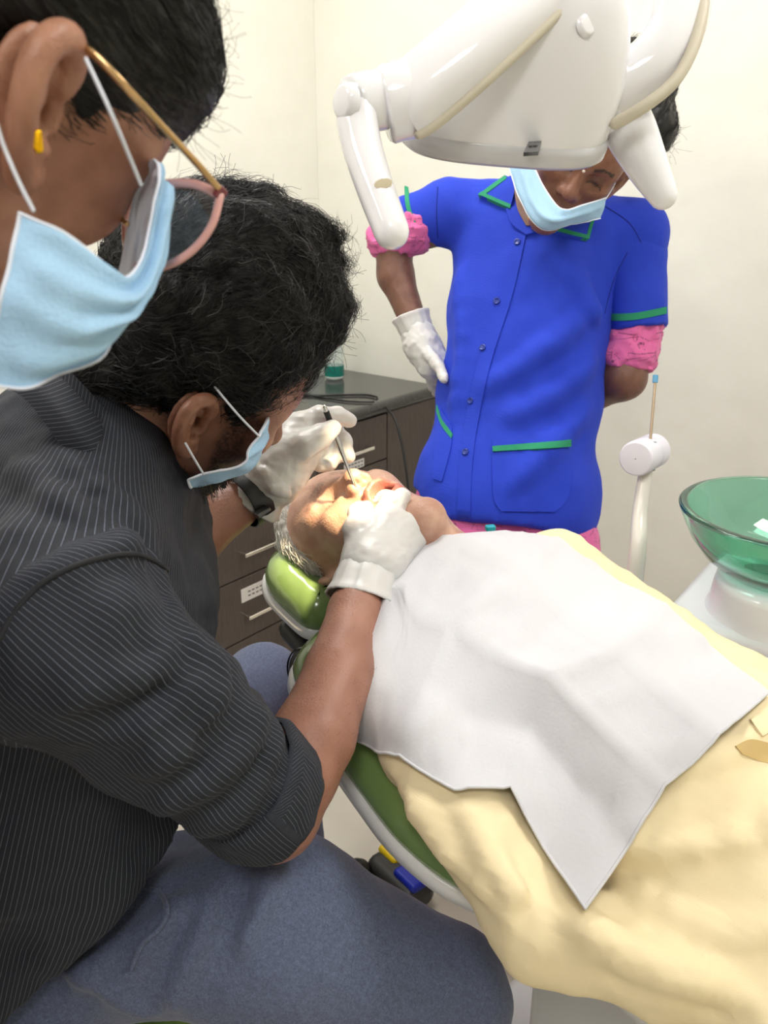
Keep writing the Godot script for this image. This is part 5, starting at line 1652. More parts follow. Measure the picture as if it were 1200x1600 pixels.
	for q in [[-0.0135, 0.0355], [-0.0125, 0.0372], [0.0, 0.0378], [0.0125, 0.0372], [0.0135, 0.0355]]:
		var row := PackedVector3Array()
		for i in 48: row.append(wb + wt * q[0] + (wx * cos(TAU * i / 48) + wy * sin(TAU * i / 48)) * q[1])
		band.append(row)
	var strap := part("wristband", Shape.new().grid(band, true).mesh(), mat(Color(0.075, 0.08, 0.09), 0.45), o, "dark grey smart wristband")
	part("clasp", Shape.new().box(Transform3D(Basis(wx, wt, wx.cross(wt)).orthonormalized(), Vector3(-0.7037, 1.0410, -0.6304)), Vector3(0.014, 0.02, 0.006), 0.002).mesh(), mat(Color(0.35, 0.35, 0.34), 0.3, 0.8), strap)
	# gloves
	var latex := glove_material()
	var g1 := Field.new()        # hand with the probe
	g1.chain([Vector3(-0.7481, 1.0488, -0.6604), Vector3(-0.7404, 1.0608, -0.6726), Vector3(-0.7316, 1.0886, -0.6935)], [0.0335, 0.034, 0.036], 0.02)
	g1.cone(Vector3(-0.7303, 1.0767, -0.6749), Vector3(-0.7262, 1.1225, -0.7217), 0.034, 0.02, 0.02)
	g1.cone(Vector3(-0.7349, 1.0705, -0.6957), Vector3(-0.7249, 1.0974, -0.7449), 0.032, 0.02, 0.02)
	g1.cone(Vector3(-0.7475, 1.0803, -0.6972), Vector3(-0.7426, 1.1133, -0.7521), 0.026, 0.018, 0.02)
	add_finger(g1, [Vector3(-0.7282, 1.1256, -0.7216), Vector3(-0.7162, 1.1336, -0.7492), Vector3(-0.7084, 1.1298, -0.7744), Vector3(-0.7020, 1.1219, -0.7895)], 0.0145, 0.0098)     # index
	add_finger(g1, [Vector3(-0.7372, 1.1115, -0.7488), Vector3(-0.7288, 1.1125, -0.7838), Vector3(-0.7117, 1.0935, -0.7883), Vector3(-0.6983, 1.0745, -0.7829)], 0.0125, 0.009)        # middle
	add_finger(g1, [Vector3(-0.7333, 1.0962, -0.7512), Vector3(-0.7277, 1.0891, -0.7869), Vector3(-0.7124, 1.0777, -0.7798), Vector3(-0.7124, 1.0697, -0.7621)], 0.012, 0.0095)        # ring
	add_finger(g1, [Vector3(-0.7308, 1.0851, -0.7409), Vector3(-0.7246, 1.0793, -0.7707), Vector3(-0.7179, 1.0666, -0.7630), Vector3(-0.7198, 1.0673, -0.7479)], 0.0115, 0.0092)      # little
	add_finger(g1, [Vector3(-0.7139, 1.0953, -0.6767), Vector3(-0.6934, 1.1114, -0.6945), Vector3(-0.6869, 1.1188, -0.7174), Vector3(-0.6869, 1.1244, -0.7409)], 0.018, 0.0108, 0.012) # thumb
	g1.folds.append([noise(60.0, 51, 2), Basis.from_scale(Vector3(1, 1.6, 1)), 0.0011, Vector3.ZERO, 0.0])
	for i in 3:
		var wl := []
		for q in curve([Vector3(-0.7300, 1.0865, -0.6592), Vector3(-0.7055, 1.0789, -0.6547).lerp(Vector3(-0.6989, 1.0675, -0.6476), i * 0.5), Vector3(-0.6969, 1.0560, -0.6642).lerp(Vector3(-0.6929, 1.0545, -0.6667), i * 0.5)], 5): wl.append(g1.settle(q, 0.0002))
		g1.chain(wl, curve_f([0.0012, 0.002, 0.0012], 5), 0.005)
	for i in 4: g1.cone(Vector3(-0.7288, 1.0830, -0.6515).lerp(Vector3(-0.6967, 1.0543, -0.6705), 0.1 + 0.05 * i) + H.basis.y * 0.004 * i, Vector3(-0.7003, 1.0661, -0.6457).lerp(Vector3(-0.6884, 1.0591, -0.6658), 0.25 * i), 0.004, 0.004, 0.01)
	part("glove", g1.build(0.0026).mesh(), latex, o, "white latex glove holding the probe")
	part("glove_cuff", glove_cuff(Vector3(-0.7448, 1.0533, -0.6653), (Vector3(-0.7316, 1.0886, -0.6935) - Vector3(-0.7481, 1.0488, -0.6604)).normalized(), 0.039, 5), latex, o)
	var g2 := Field.new()        # hand at the mouth
	g2.cone(Vector3(-0.5860, 0.9643, -0.6857), Vector3(-0.5908, 0.9815, -0.6999), 0.0335, 0.0345, 0.02)
	g2.cone(Vector3(-0.5899, 0.9779, -0.6988), Vector3(-0.6123, 1.0065, -0.7294), 0.034, 0.021, 0.016)
	g2.cone(Vector3(-0.5880, 0.9758, -0.7062), Vector3(-0.6015, 1.0165, -0.7501), 0.033, 0.0195, 0.014)
	g2.cone(Vector3(-0.5866, 0.9758, -0.7143), Vector3(-0.5874, 1.0087, -0.7646), 0.03, 0.0175, 0.014)
	g2.cone(Vector3(-0.5874, 0.9752, -0.7203), Vector3(-0.5795, 0.9929, -0.7770), 0.027, 0.0155, 0.014)
	add_finger(g2, [Vector3(-0.6118, 1.0095, -0.7313), Vector3(-0.6171, 1.0366, -0.7681), Vector3(-0.6380, 1.0249, -0.7797), Vector3(-0.6519, 1.0134, -0.7834)], 0.0128, 0.0088, 0.004)
	add_finger(g2, [Vector3(-0.6039, 1.0177, -0.7556), Vector3(-0.6120, 1.0377, -0.7865), Vector3(-0.6349, 1.0214, -0.7943), Vector3(-0.6503, 1.0058, -0.7920)], 0.0122, 0.0085, 0.004)
	add_finger(g2, [Vector3(-0.5912, 1.0083, -0.7682), Vector3(-0.5978, 1.0176, -0.7951), Vector3(-0.6222, 1.0087, -0.8053), Vector3(-0.6395, 0.9988, -0.8001)], 0.0118, 0.0085, 0.004)
	add_finger(g2, [Vector3(-0.5822, 0.9936, -0.7779), Vector3(-0.5927, 0.9940, -0.8013), Vector3(-0.6175, 0.9893, -0.8134), Vector3(-0.6350, 0.9855, -0.8110)], 0.0105, 0.008, 0.004)
	add_finger(g2, [Vector3(-0.6097, 0.9860, -0.7006), Vector3(-0.6263, 1.0129, -0.7142), Vector3(-0.6428, 1.0215, -0.7396), Vector3(-0.6505, 1.0179, -0.7661)], 0.0165, 0.0105, 0.012)
	g2.folds.append([noise(50.0, 53, 2), Basis.from_scale(Vector3(1, 2.2, 1)), 0.0010, Vector3.ZERO, 0.0])
	part("glove", g2.build(0.0026).mesh(), latex, o, "white latex glove resting at the patient's mouth")
	part("glove_cuff", glove_cuff(Vector3(-0.5815, 0.9614, -0.6768), (Vector3(-0.5908, 0.9815, -0.6999) - Vector3(-0.5749, 0.9532, -0.6643)).normalized(), 0.0395, 6), latex, o)

func glove_cuff(at: Vector3, dir: Vector3, r: float, sd: int) -> ArrayMesh:
	var x := dir.cross(Vector3.UP).normalized()
	var y := dir.cross(x)
	var nz := noise(40.0, sd, 2)
	var rows := []
	for q in [[-0.019, 1.02], [-0.0205, 1.07], [-0.0180, 1.10], [-0.012, 1.05], [-0.004, 0.985], [0.008, 0.97], [0.022, 0.9], [0.032, 0.78]]:
		var row := PackedVector3Array()
		for i in 60:
			var g := TAU * i / 60
			var w := 1.0 + nz.get_noise_2d(cos(g) * 0.05, sin(g) * 0.05) * 0.07
			row.append(at + dir * (q[0] + 0.006 * sin(g + sd)) + (x * cos(g) + y * sin(g)) * (r * q[1] * w))
		rows.append(row)
	return Shape.new().grid(rows, true).mesh()

# ---------------------------------------------------------------- instruments in the dentist's hands
func build_hand_tools() -> void:
	var steel := mat(Color(0.80, 0.80, 0.79), 0.18, 1.0)
	var a := Vector3(-0.6975, 1.1503, -0.7381)
	var b := Vector3(-0.6749, 1.0336, -0.7719)
	var d := (b - a).normalized()
	var o := thing("dental_probe", "thin steel dental probe held upright between gloved fingertips", "probe", b)
	part("handle", Shape.new().tube([a, a + d * 0.012, a + d * 0.05, a + d * 0.075], [0.0028, 0.0034, 0.0036, 0.0026], 14).mesh(), steel, o)
	part("grip_ring", Shape.new().tube([a + d * 0.006, a + d * 0.024], [0.0039], 14, 1.0, null, false).mesh(), mat(Color(0.05, 0.05, 0.05), 0.4), o, "dark grip ring")
	part("tip", Shape.new().tube(curve([a + d * 0.073, a + d * 0.10, b, b + Vector3(0.0006, -0.0060, -0.0056)], 4), curve_f([0.0026, 0.0018, 0.0012, 0.0006], 4), 10).mesh(), steel, o)
	var m0 := Vector3(-0.6362, 1.0105, -0.7879)
	var m1 := Vector3(-0.6637, 1.0088, -0.7923)
	var md := (m1 - m0).normalized()
	var t := thing("mouth_mirror", "small steel mouth mirror held at the patient's lips", "mirror", m1)
	part("handle", Shape.new().tube([m0 - md * 0.05, m0, m1], [0.0034, 0.0034, 0.0016], 12).mesh(), steel, t)
	part("mirror_disc", Shape.new().lathe([[0.0001, 0.0012], [0.0095, 0.0012], [0.0108, 0.0], [0.0095, -0.0012], [0.0001, -0.0012]], along(m1 + md * 0.008, Vector3(0.2, 1, 0.1)), 28).mesh(), mat(Color(0.9, 0.9, 0.9), 0.05, 1.0), t)

# ---------------------------------------------------------------- assistant
func printed_pink() -> StandardMaterial3D:
	# pink cotton printed with dotted bars, dashes and small black dots
	var img := Image.create(256, 256, false, Image.FORMAT_RGB8)
	img.fill(Color(0.88, 0.42, 0.66))
	var ink := Color(0.16, 0.07, 0.12)
	var g := RandomNumberGenerator.new()
	g.seed = 5
	for row in 4:
		for c in 2:
			var x0 := 14 + c * 128 + (row % 2) * 56
			var y0 := 12 + row * 64
			for i in 11:       # two dashed lines, one leaning, and a stem
				img.fill_rect(Rect2i((x0 + i * 6) % 252, y0 + i / 3, 4, 4), ink)
				img.fill_rect(Rect2i((x0 + i * 6) % 252, y0 + 22 - i, 4, 3), ink)
			for i in 5: img.fill_rect(Rect2i((x0 + 66) % 252, y0 + i * 6, 3, 4), ink)
			for yy in range(-5, 6):
				for xx in range(-6, 7):
					if xx * xx / 36.0 + yy * yy / 25.0 < 1.0: img.set_pixel((x0 + 80 + xx + 256) % 256, (y0 + 34 + yy + 256) % 256, ink)
			for i in 4: img.fill_rect(Rect2i((x0 + 76 + i * 7) % 252, y0 + 10 + i * 4, 4, 3), ink)
	var m := mat(Color.WHITE, 0.85)
	m.albedo_texture = ImageTexture.create_from_image(img)
	m.uv1_triplanar = true
	m.uv1_scale = Vector3(7, 7, 7)
	m.rim_enabled = true
	m.rim = 0.3
	return m

func build_assistant() -> void:
	var o := person("standing assistant in a royal blue tunic with green piping, hand on hip, looking down", Vector3(-0.7795, 0.6590, -1.3745) * Vector3(1, 0, 1))
	var H := frame(Vector3(-0.7597, 1.4560, -1.4915), Vector3(0.6611, -0.4920, -0.5675), Vector3(0.6520, 0.7510, 0.1096), Vector3(0.3719, -0.4420, 0.8168))
	var Hi := H.affine_inverse()
	var head := Field.new()
	add_head(head, H, 0.0, 0.95)
	head.cone(H * Vector3(0, -0.05, -0.03), Vector3(-0.8822, 1.3575, -1.5959), 0.05, 0.056, 0.03)
	add_ear(head, H, Vector3(-0.074, -0.003, -0.01), Vector3(-0.05, 0.95, -0.3), Vector3(-0.3, 0, -1))
	add_ear(head, H, Vector3(0.074, -0.003, -0.01), Vector3(0.05, 0.95, -0.3), Vector3(0.3, 0, -1))
	var mott := noise(40.0, 123, 3)
	var paint := func(p: Vector3, _n: Vector3) -> Color:
		var l: Vector3 = Hi * p
		var c := lin(0.56, 0.38, 0.30).lerp(lin(0.49, 0.325, 0.25), clampf(0.5 + mott.get_noise_3dv(p), 0, 1))
		var ax := absf(l.x)
		if l.z > 0.04:
			var arch := 0.037 + 0.006 * sin(clampf((ax - 0.012) / 0.04, 0, 1) * PI)
			if ax > 0.012 and ax < 0.05 and absf(l.y - arch) < 0.0032: c = c.lerp(lin(0.09, 0.06, 0.05), 0.85)
			if absf(ax - 0.031) < 0.0155 and absf(l.y - 0.0115 - 0.002 * cos((ax - 0.031) * 180.0)) < 0.0018: c = lin(0.05, 0.035, 0.03)
			if absf(ax - 0.031) < 0.014 and absf(l.y - 0.018) < 0.009: c = c.lerp(lin(0.33, 0.21, 0.17), 0.45)
		return c
	var skin := head.build(0.0034, paint)
	var body := Field.new()
	body.cone(Vector3(-0.8897, 1.3447, -1.6112), Vector3(-0.8992, 1.2104, -1.6059), 0.058, 0.085, 0.04)
	body.cone(Vector3(-0.8992, 1.2104, -1.6059), Vector3(-0.8341, 0.7717, -1.4274), 0.085, 0.085, 0.04)
	body.chain([Vector3(-0.8873, 1.3140, -1.5979), Vector3(-0.7583, 1.2888, -1.7044), Vector3(-0.7099, 1.1529, -1.6764), Vector3(-0.6932, 1.0418, -1.6349), Vector3(-0.8276, 0.9459, -1.6712), Vector3(-0.8907, 0.9361, -1.6702)], [0.05, 0.036, 0.04, 0.041, 0.03, 0.03], 0.03)
	body.chain([Vector3(-0.9109, 1.3258, -1.5983), Vector3(-1.0453, 1.3437, -1.5252), Vector3(-1.1703, 1.3079, -1.4609), Vector3(-1.1523, 1.2329, -1.4521), Vector3(-1.0837, 1.1356, -1.4321)], [0.06, 0.043, 0.039, 0.037, 0.028], 0.02)
	for s in [-1.0, 1.0]:
		var hipj: Vector3 = Vector3(-0.8341, 0.7717, -1.4274) + Vector3(0.7749, 0.0000, -0.6320) * (0.09 * s)
		var foot := Vector3(hipj.x, 0.06, hipj.z)
		body.cone(hipj, foot, 0.06, 0.04, 0.04)
		body.cone(foot, foot + Vector3(0.0730, -0.0250, 0.1211), 0.035, 0.028, 0.02)
	var tone := func(p: Vector3, _n: Vector3) -> Color: return lin(0.50, 0.345, 0.285).lerp(lin(0.43, 0.29, 0.24), clampf(0.5 + mott.get_noise_3dv(p), 0, 1))
	skin.merge(body.build(0.009, tone))
	part("body", skin.mesh(), skin_material(0.44), o)
	part("forehead_dot", Shape.new().lathe([[0.0001, 0.0012], [0.0022, 0.0008], [0.003, -0.001]], along(head.hit(EYE, Vector3(-0.7054, 1.4326, -1.4041), 0.0), H.basis.z), 14).mesh(), mat(Color(0.9, 0.86, 0.82), 0.2), o, "small pale dot between the brows")
	# hair drawn back
	var hair := Field.new()
	hair.T = H
	hair.egg(Vector3(0, 0.052, -0.028), Vector3(0.079, 0.09, 0.104), Basis.IDENTITY, 0.03)
	hair.T = Transform3D.IDENTITY
	hair.ball(Vector3(-0.7638, 1.5837, -1.6804), 0.088, 0.03)
	hair.ball(Vector3(-0.7125, 1.5126, -1.6455), 0.063, 0.03)
	hair.T = H
	hair.egg(Vector3(0, -0.035, 0.10), Vector3(0.074, 0.115, 0.085), Basis.IDENTITY, 0.012, true)
	hair.plane_cut(Vector3(0, -0.03, -0.03), Vector3(0, -1, 0.7), 0.01)
	for s in [-1.0, 1.0]: hair.egg(Vector3(0.082 * s, -0.004, -0.014), Vector3(0.026, 0.032, 0.022), Basis.IDENTITY, 0.01, true)
	hair.T = Transform3D.IDENTITY
	hair.folds.append([noise(50.0, 133, 2), Basis.IDENTITY, 0.003, Vector3.ZERO, 0.0])
	var cap := hair.build(0.0042)
	var hr := part("hair", cap.mesh(), mat(Color(0.035, 0.032, 0.034), 0.42), o, "black hair drawn back")
	var back := -H.basis.z * 0.9 + H.basis.y * 0.25
	var flow := func(_p: Vector3, nrm: Vector3) -> Vector3: return (back - nrm * nrm.dot(back)).normalized()
	part("strands", strands(hair, cap.v, flow, 2200, 0.06, 5, 0.0006, 0.5, 0.0012, 0.002).mesh(), mat(Color(0.07, 0.062, 0.065), 0.35), hr).set_meta("kind", "stuff")
	part("strands", flyaways([Vector3(-0.6609, 1.5112, -1.6592), Vector3(-0.6680, 1.4409, -1.5493), Vector3(-0.8077, 1.6779, -1.6914), Vector3(-0.6560, 1.4723, -1.6438)], [Vector3(0.6975, 0.0000, -0.5688), Vector3(0.3875, -0.7000, -0.3160), Vector3(0.1550, 1.0000, -0.1264), Vector3(0.4650, -0.6000, -0.3792)], 30, 0.035, 0.0002, 2.5).mesh(), mat(Color(0.07, 0.062, 0.065), 0.35), hr).set_meta("kind", "stuff")
	# tunic
	var yaw := Basis(Vector3.UP, deg_to_rad(39.2))
	var lean := (Vector3(-0.8839, 1.3633, -1.6113) - Vector3(-0.7912, 0.8040, -1.3540)).normalized()
	var tb := frame(Vector3.ZERO, yaw.x, lean, yaw.z).basis
	tb = Basis(lean.cross(yaw.z).normalized(), lean, lean.cross(yaw.z).normalized().cross(lean)).orthonormalized()
	var f := Field.new()
	f.egg(Vector3(-0.8912, 1.2754, -1.6101), Vector3(0.18, 0.13, 0.11), tb, 0.05)
	f.egg(Vector3(-0.8785, 1.1508, -1.5586), Vector3(0.172, 0.16, 0.125), tb, 0.06)
	f.egg(Vector3(-0.8587, 1.0013, -1.5006), Vector3(0.174, 0.17, 0.125), tb, 0.06)
	f.egg(Vector3(-0.8257, 0.8195, -1.4165), Vector3(0.195, 0.18, 0.145), tb, 0.06)
	f.cone(Vector3(-0.8925, 1.3780, -1.6116), Vector3(-0.8784, 1.2764, -1.6003), 0.07, 0.1, 0.05)
	f.cone(Vector3(-0.8964, 1.3505, -1.6224), Vector3(-0.7421, 1.3164, -1.7175), 0.072, 0.064, 0.04)
	f.cone(Vector3(-0.9098, 1.3627, -1.6314), Vector3(-1.0663, 1.3622, -1.5311), 0.072, 0.062, 0.04)
	f.cone(Vector3(-0.7421, 1.3164, -1.7175), Vector3(-0.7277, 1.2645, -1.7104), 0.066, 0.062, 0.03)
	f.cone(Vector3(-1.0663, 1.3622, -1.5311), Vector3(-1.1292, 1.3367, -1.4810), 0.062, 0.056, 0.03)
	f.plane_cut(Vector3(-0.7565, 0.8003, -1.2975), -lean, 0.006)
	f.egg(Vector3(-0.9548, 0.7506, -1.2493), Vector3(0.08, 0.078, 0.4), yaw, 0.006, true)
	f.cone(Vector3(-0.8291, 0.8566, -1.2248), Vector3(-0.8090, 0.7727, -1.1856), 0.004, 0.012, 0.004, true)
	var slv := Field.new()
	slv.cone(Vector3(-0.7421, 1.3164, -1.7175), Vector3(-0.6866, 1.1036, -1.6709), 0.066, 0.064, 0.02)
	slv.plane_cut(Vector3(-0.6720, 1.1520, -1.6240), Vector3(-0.6846, 1.1314, -1.6587) - Vector3(-0.7283, 1.2779, -1.6958), 0.004)
	slv.folds.append([noise(9.0, 146, 2), Basis.IDENTITY, 0.006, Vector3.ZERO, 0.0])
	for rd in [[Vector3(-0.7089, 1.1932, -1.5313), Vector3(-0.7589, 1.1277, -1.4304), Vector3(-0.8471, 1.0553, -1.3502)], [Vector3(-0.6903, 1.0975, -1.5266), Vector3(-0.7298, 1.0438, -1.4401), Vector3(-0.7950, 0.9979, -1.3642)], [Vector3(-0.7638, 1.2621, -1.5207), Vector3(-0.7272, 1.2092, -1.5382), Vector3(-0.7117, 1.1659, -1.5570)], [Vector3(-0.6864, 1.0020, -1.4963), Vector3(-0.7238, 0.9404, -1.3937), Vector3(-0.7547, 0.8781, -1.3099)], [Vector3(-1.0102, 1.2569, -1.4002), Vector3(-0.9440, 1.1425, -1.3559), Vector3(-0.9140, 1.0045, -1.2981)]]:
		var line := []
		for q in curve(rd, 4): line.append(f.settle(q, -0.003))
		f.chain(line, [0.003, 0.006, 0.008, 0.009, 0.009, 0.008, 0.007, 0.005, 0.003], 0.03)
	f.folds.append([noise(6.0, 145, 3), Basis.from_scale(Vector3(1, 0.7, 1)), 0.010, Vector3.ZERO, 0.0])
	var cloth := cloth_material(Color(0.11, 0.235, 0.77), 24.0, 1.4, 0.25)
	var green := cloth_material(Color(0.14, 0.56, 0.40), 24.0, 1.2, 0.2)
	var tu := part("tunic", f.build(0.0075).merge(slv.build(0.007)).mesh(), cloth, o, "royal blue short sleeved tunic")
	# front placket with its open slit, pockets, sleeve bands
	patch("placket", f, [Vector3(-0.8697, 1.3287, -1.4675), Vector3(-0.8671, 1.2161, -1.4137), Vector3(-0.8697, 1.1013, -1.3546), Vector3(-0.8645, 1.0094, -1.3132), Vector3(-0.8536, 0.9175, -1.2764), Vector3(-0.8290, 0.8003, -1.2384)], [Vector3(-0.8533, 1.3241, -1.4785), Vector3(-0.8475, 1.2138, -1.4286), Vector3(-0.8501, 1.0990, -1.3694), Vector3(-0.8449, 1.0071, -1.3280), Vector3(-0.8340, 0.9152, -1.2913), Vector3(-0.8093, 0.7980, -1.2533)], 0.0025, cloth, tu)
	patch("pocket", f, [Vector3(-0.8144, 0.9600, -1.3296), Vector3(-0.8022, 0.9060, -1.3127), Vector3(-0.7854, 0.8485, -1.2979), Vector3(-0.7686, 0.8267, -1.3007)], [Vector3(-0.7003, 0.9772, -1.4311), Vector3(-0.6849, 0.9060, -1.4084), Vector3(-0.6752, 0.8543, -1.3906), Vector3(-0.6882, 0.8256, -1.3657)], 0.003, cloth, tu, 5, 8)
	patch("pocket_band", f, [Vector3(-0.8114, 0.9439, -1.3240), Vector3(-0.8082, 0.9347, -1.3220)], [Vector3(-0.6959, 0.9554, -1.4239), Vector3(-0.6929, 0.9427, -1.4201)], 0.0065, green, tu, 3, 10, "green band")
	patch("pocket", f, [Vector3(-0.9287, 1.0114, -1.3033), Vector3(-0.9151, 0.9435, -1.2807), Vector3(-0.9025, 0.8757, -1.2573)], [Vector3(-0.8851, 0.9746, -1.2929), Vector3(-0.8780, 0.9376, -1.2803), Vector3(-0.8768, 0.8775, -1.2515)], 0.003, cloth, tu, 5, 5)
	patch("pocket_band", f, [Vector3(-0.9296, 1.0114, -1.3025), Vector3(-0.9097, 0.9870, -1.2929), Vector3(-0.8828, 0.9653, -1.2902)], [Vector3(-0.9281, 1.0009, -1.2986), Vector3(-0.9081, 0.9766, -1.2890), Vector3(-0.8813, 0.9549, -1.2863)], 0.0042, green, tu, 4, 2, "green band")
	patch("sleeve_band", slv, [Vector3(-0.7354, 1.1708, -1.6092), Vector3(-0.6793, 1.1760, -1.6161), Vector3(-0.6501, 1.1814, -1.7117)], [Vector3(-0.7322, 1.1575, -1.6052), Vector3(-0.6761, 1.1630, -1.6122), Vector3(-0.6469, 1.1680, -1.7077)], 0.002, green, tu, 6, 2, "green band")
	patch("sleeve_band", f, [Vector3(-1.1481, 1.4124, -1.4755), Vector3(-1.1188, 1.3629, -1.4472), Vector3(-1.0915, 1.3075, -1.4696)], [Vector3(-1.1413, 1.4099, -1.4798), Vector3(-1.1116, 1.3629, -1.4530), Vector3(-1.0859, 1.3100, -1.4754)], 0.002, green, tu, 6, 2, "green band")
	for q in [Vector3(-0.8633, 1.3103, -1.4635), Vector3(-0.8681, 1.2046, -1.4072), Vector3(-0.8687, 1.1208, -1.3650), Vector3(-0.8637, 1.0254, -1.3218), Vector3(-0.8489, 0.9335, -1.2882)]:
		var h := f.hit(EYE, q, 0.003)
		part("button", Shape.new().lathe([[0.0001, 0.0008], [0.0035, 0.0008], [0.0045, 0.002], [0.0058, 0.0022], [0.0068, 0.0012], [0.0068, -0.002]], along(h, f.grad(h, f.all)), 20).mesh(), mat(Color(0.10, 0.20, 0.58), 0.25), tu)
	# shoulder seams
	for ln in [[Vector3(-0.8223, 1.3999, -1.6244), Vector3(-0.7705, 1.3701, -1.6519), Vector3(-0.7286, 1.3403, -1.6712), Vector3(-0.6987, 1.2986, -1.6749)], [Vector3(-0.7276, 1.1735, -1.5892), Vector3(-0.7205, 1.2351, -1.5980), Vector3(-0.7119, 1.2881, -1.6313)], [Vector3(-1.0684, 1.4097, -1.4838), Vector3(-1.0530, 1.3635, -1.4597), Vector3(-1.0447, 1.3120, -1.4547)]]:
		var seam := []
		for q in curve(ln, 5): seam.append(f.hit(EYE, q, 0.0002))
		part("seam", Shape.new().tube(seam, [0.0009], 6).mesh(), mat(Color(0.07, 0.15, 0.56), 0.85), tu)
	# collar points with green piping
	var ca := [Vector3(-0.9209, 1.4302, -1.5037), Vector3(-0.9244, 1.4126, -1.4645), Vector3(-0.9400, 1.3942, -1.4427)]
	var cb := [Vector3(-0.8920, 1.4206, -1.4949), Vector3(-0.8782, 1.3977, -1.4671), Vector3(-0.8778, 1.3727, -1.4551)]
	patch("collar", f, ca, cb, 0.008, cloth, tu, 5, 4)
	patch("collar_piping", f, [Vector3(-0.9107, 1.4309, -1.4847), Vector3(-0.9266, 1.4137, -1.4633), Vector3(-0.9421, 1.3953, -1.4414)], [Vector3(-0.9065, 1.4252, -1.4853), Vector3(-0.9214, 1.4080, -1.4647), Vector3(-0.9349, 1.3930, -1.4462)], 0.0092, green, tu, 5, 2, "green piping")
	patch("collar_piping", f, [Vector3(-0.9424, 1.3965, -1.4418), Vector3(-0.9155, 1.3838, -1.4575), Vector3(-0.8886, 1.3712, -1.4731)], [Vector3(-0.9388, 1.4011, -1.4470), Vector3(-0.9150, 1.3896, -1.4607), Vector3(-0.8893, 1.3781, -1.4760)], 0.0092, green, tu, 5, 2, "green piping")
	patch("collar", f, [Vector3(-0.8152, 1.3402, -1.5176), Vector3(-0.8086, 1.3287, -1.5173), Vector3(-0.8056, 1.3241, -1.5174)], [Vector3(-0.7589, 1.3597, -1.5732), Vector3(-0.7591, 1.3367, -1.5617), Vector3(-0.7569, 1.3161, -1.5532)], 0.008, cloth, tu, 5, 4)
	patch("collar_piping", f, [Vector3(-0.8111, 1.3310, -1.5164), Vector3(-0.7834, 1.3230, -1.5350), Vector3(-0.7569, 1.3161, -1.5532)], [Vector3(-0.8109, 1.3379, -1.5200), Vector3(-0.7851, 1.3299, -1.5370), Vector3(-0.7605, 1.3230, -1.5537)], 0.0092, green, tu, 5, 2, "green piping")
	patch("collar_piping", f, [Vector3(-0.7569, 1.3161, -1.5532), Vector3(-0.7576, 1.3344, -1.5618), Vector3(-0.7572, 1.3563, -1.5729)], [Vector3(-0.7620, 1.3172, -1.5496), Vector3(-0.7626, 1.3356, -1.5582), Vector3(-0.7619, 1.3563, -1.5690)], 0.0092, green, tu, 5, 2, "green piping")
	patch("neckline_facing", f, [Vector3(-0.8950, 1.3701, -1.4674), Vector3(-0.8787, 1.3425, -1.4669), Vector3(-0.8533, 1.3241, -1.4785)], [Vector3(-0.8757, 1.3770, -1.4865), Vector3(-0.8553, 1.3482, -1.4889), Vector3(-0.8144, 1.3367, -1.5165)], 0.006, cloth, tu, 5, 4)
	patch("neck_opening", f, [Vector3(-0.8815, 1.4113, -1.4712), Vector3(-0.8671, 1.3716, -1.4632), Vector3(-0.8465, 1.3409, -1.4648)], [Vector3(-0.8702, 1.4113, -1.4804), Vector3(-0.8450, 1.3659, -1.4784), Vector3(-0.8201, 1.3409, -1.4863)], 0.0085, mat(Color(0.42, 0.27, 0.21), 0.5), o, 5, 3)
	part("necklace", Shape.new().tube([f.hit(EYE, Vector3(-0.8460, 1.3546, -1.4719), 0.011), f.hit(EYE, Vector3(-0.8404, 1.3432, -1.4709), 0.011), f.hit(EYE, Vector3(-0.8345, 1.3341, -1.4712), 0.011)], [0.0022], 8).mesh(), mat(Color(0.85, 0.65, 0.25), 0.25, 1.0), o, "thin gold chain")
	# pink printed shirt under the tunic: cuffs and skirt
	var pink := printed_pink()
	var kf := Field.new()
	kf.egg(Vector3(-0.8094, 0.7292, -1.3988), Vector3(0.165, 0.08, 0.115), tb, 0.05)
	kf.cone(Vector3(-0.8745, 0.7207, -1.3277), Vector3(-0.8268, 0.5991, -1.2647), 0.100, 0.112, 0.05)
	kf.cone(Vector3(-0.7310, 0.7207, -1.4447), Vector3(-0.6817, 0.5991, -1.3830), 0.096, 0.112, 0.05)
	kf.cone(Vector3(-0.8092, 0.6133, -1.2447), Vector3(-0.7129, 0.3661, -1.1175), 0.115, 0.10, 0.03)
	kf.cone(Vector3(-0.6756, 0.6133, -1.3536), Vector3(-0.5841, 0.3661, -1.2225), 0.115, 0.10, 0.03)
	kf.cone(Vector3(-0.9201, 0.7906, -1.3666), Vector3(-0.8745, 0.7207, -1.3277), 0.085, 0.1, 0.04)
	kf.folds.append([noise(9.0, 155, 3), Basis.from_scale(Vector3(1, 0.4, 1)), 0.008, Vector3.ZERO, 0.0])
	part("printed_skirt", kf.build(0.0095).mesh(), pink, o, "pink cotton printed with black dashes")
	var sf := Field.new()
	sf.cone(Vector3(-0.6989, 1.1409, -1.6766), Vector3(-0.6962, 1.0838, -1.6533), 0.056, 0.058, 0.01)
	sf.cone(Vector3(-0.6962, 1.0838, -1.6533), Vector3(-0.6934, 1.0640, -1.6457), 0.058, 0.05, 0.01)
	sf.plane_cut(Vector3(-0.6916, 1.0566, -1.6435), Vector3(-0.6880, 1.0418, -1.6391) - Vector3(-0.6979, 1.1036, -1.6617), 0.006)
	sf.folds.append([noise(30.0, 157, 2), Basis.from_scale(Vector3(1, 1.6, 1)), 0.010, Vector3.ZERO, 0.0])
	part("printed_sleeve", sf.build(0.006).mesh(), pink, o, "bunched pink printed sleeve")
	var sr := Field.new()
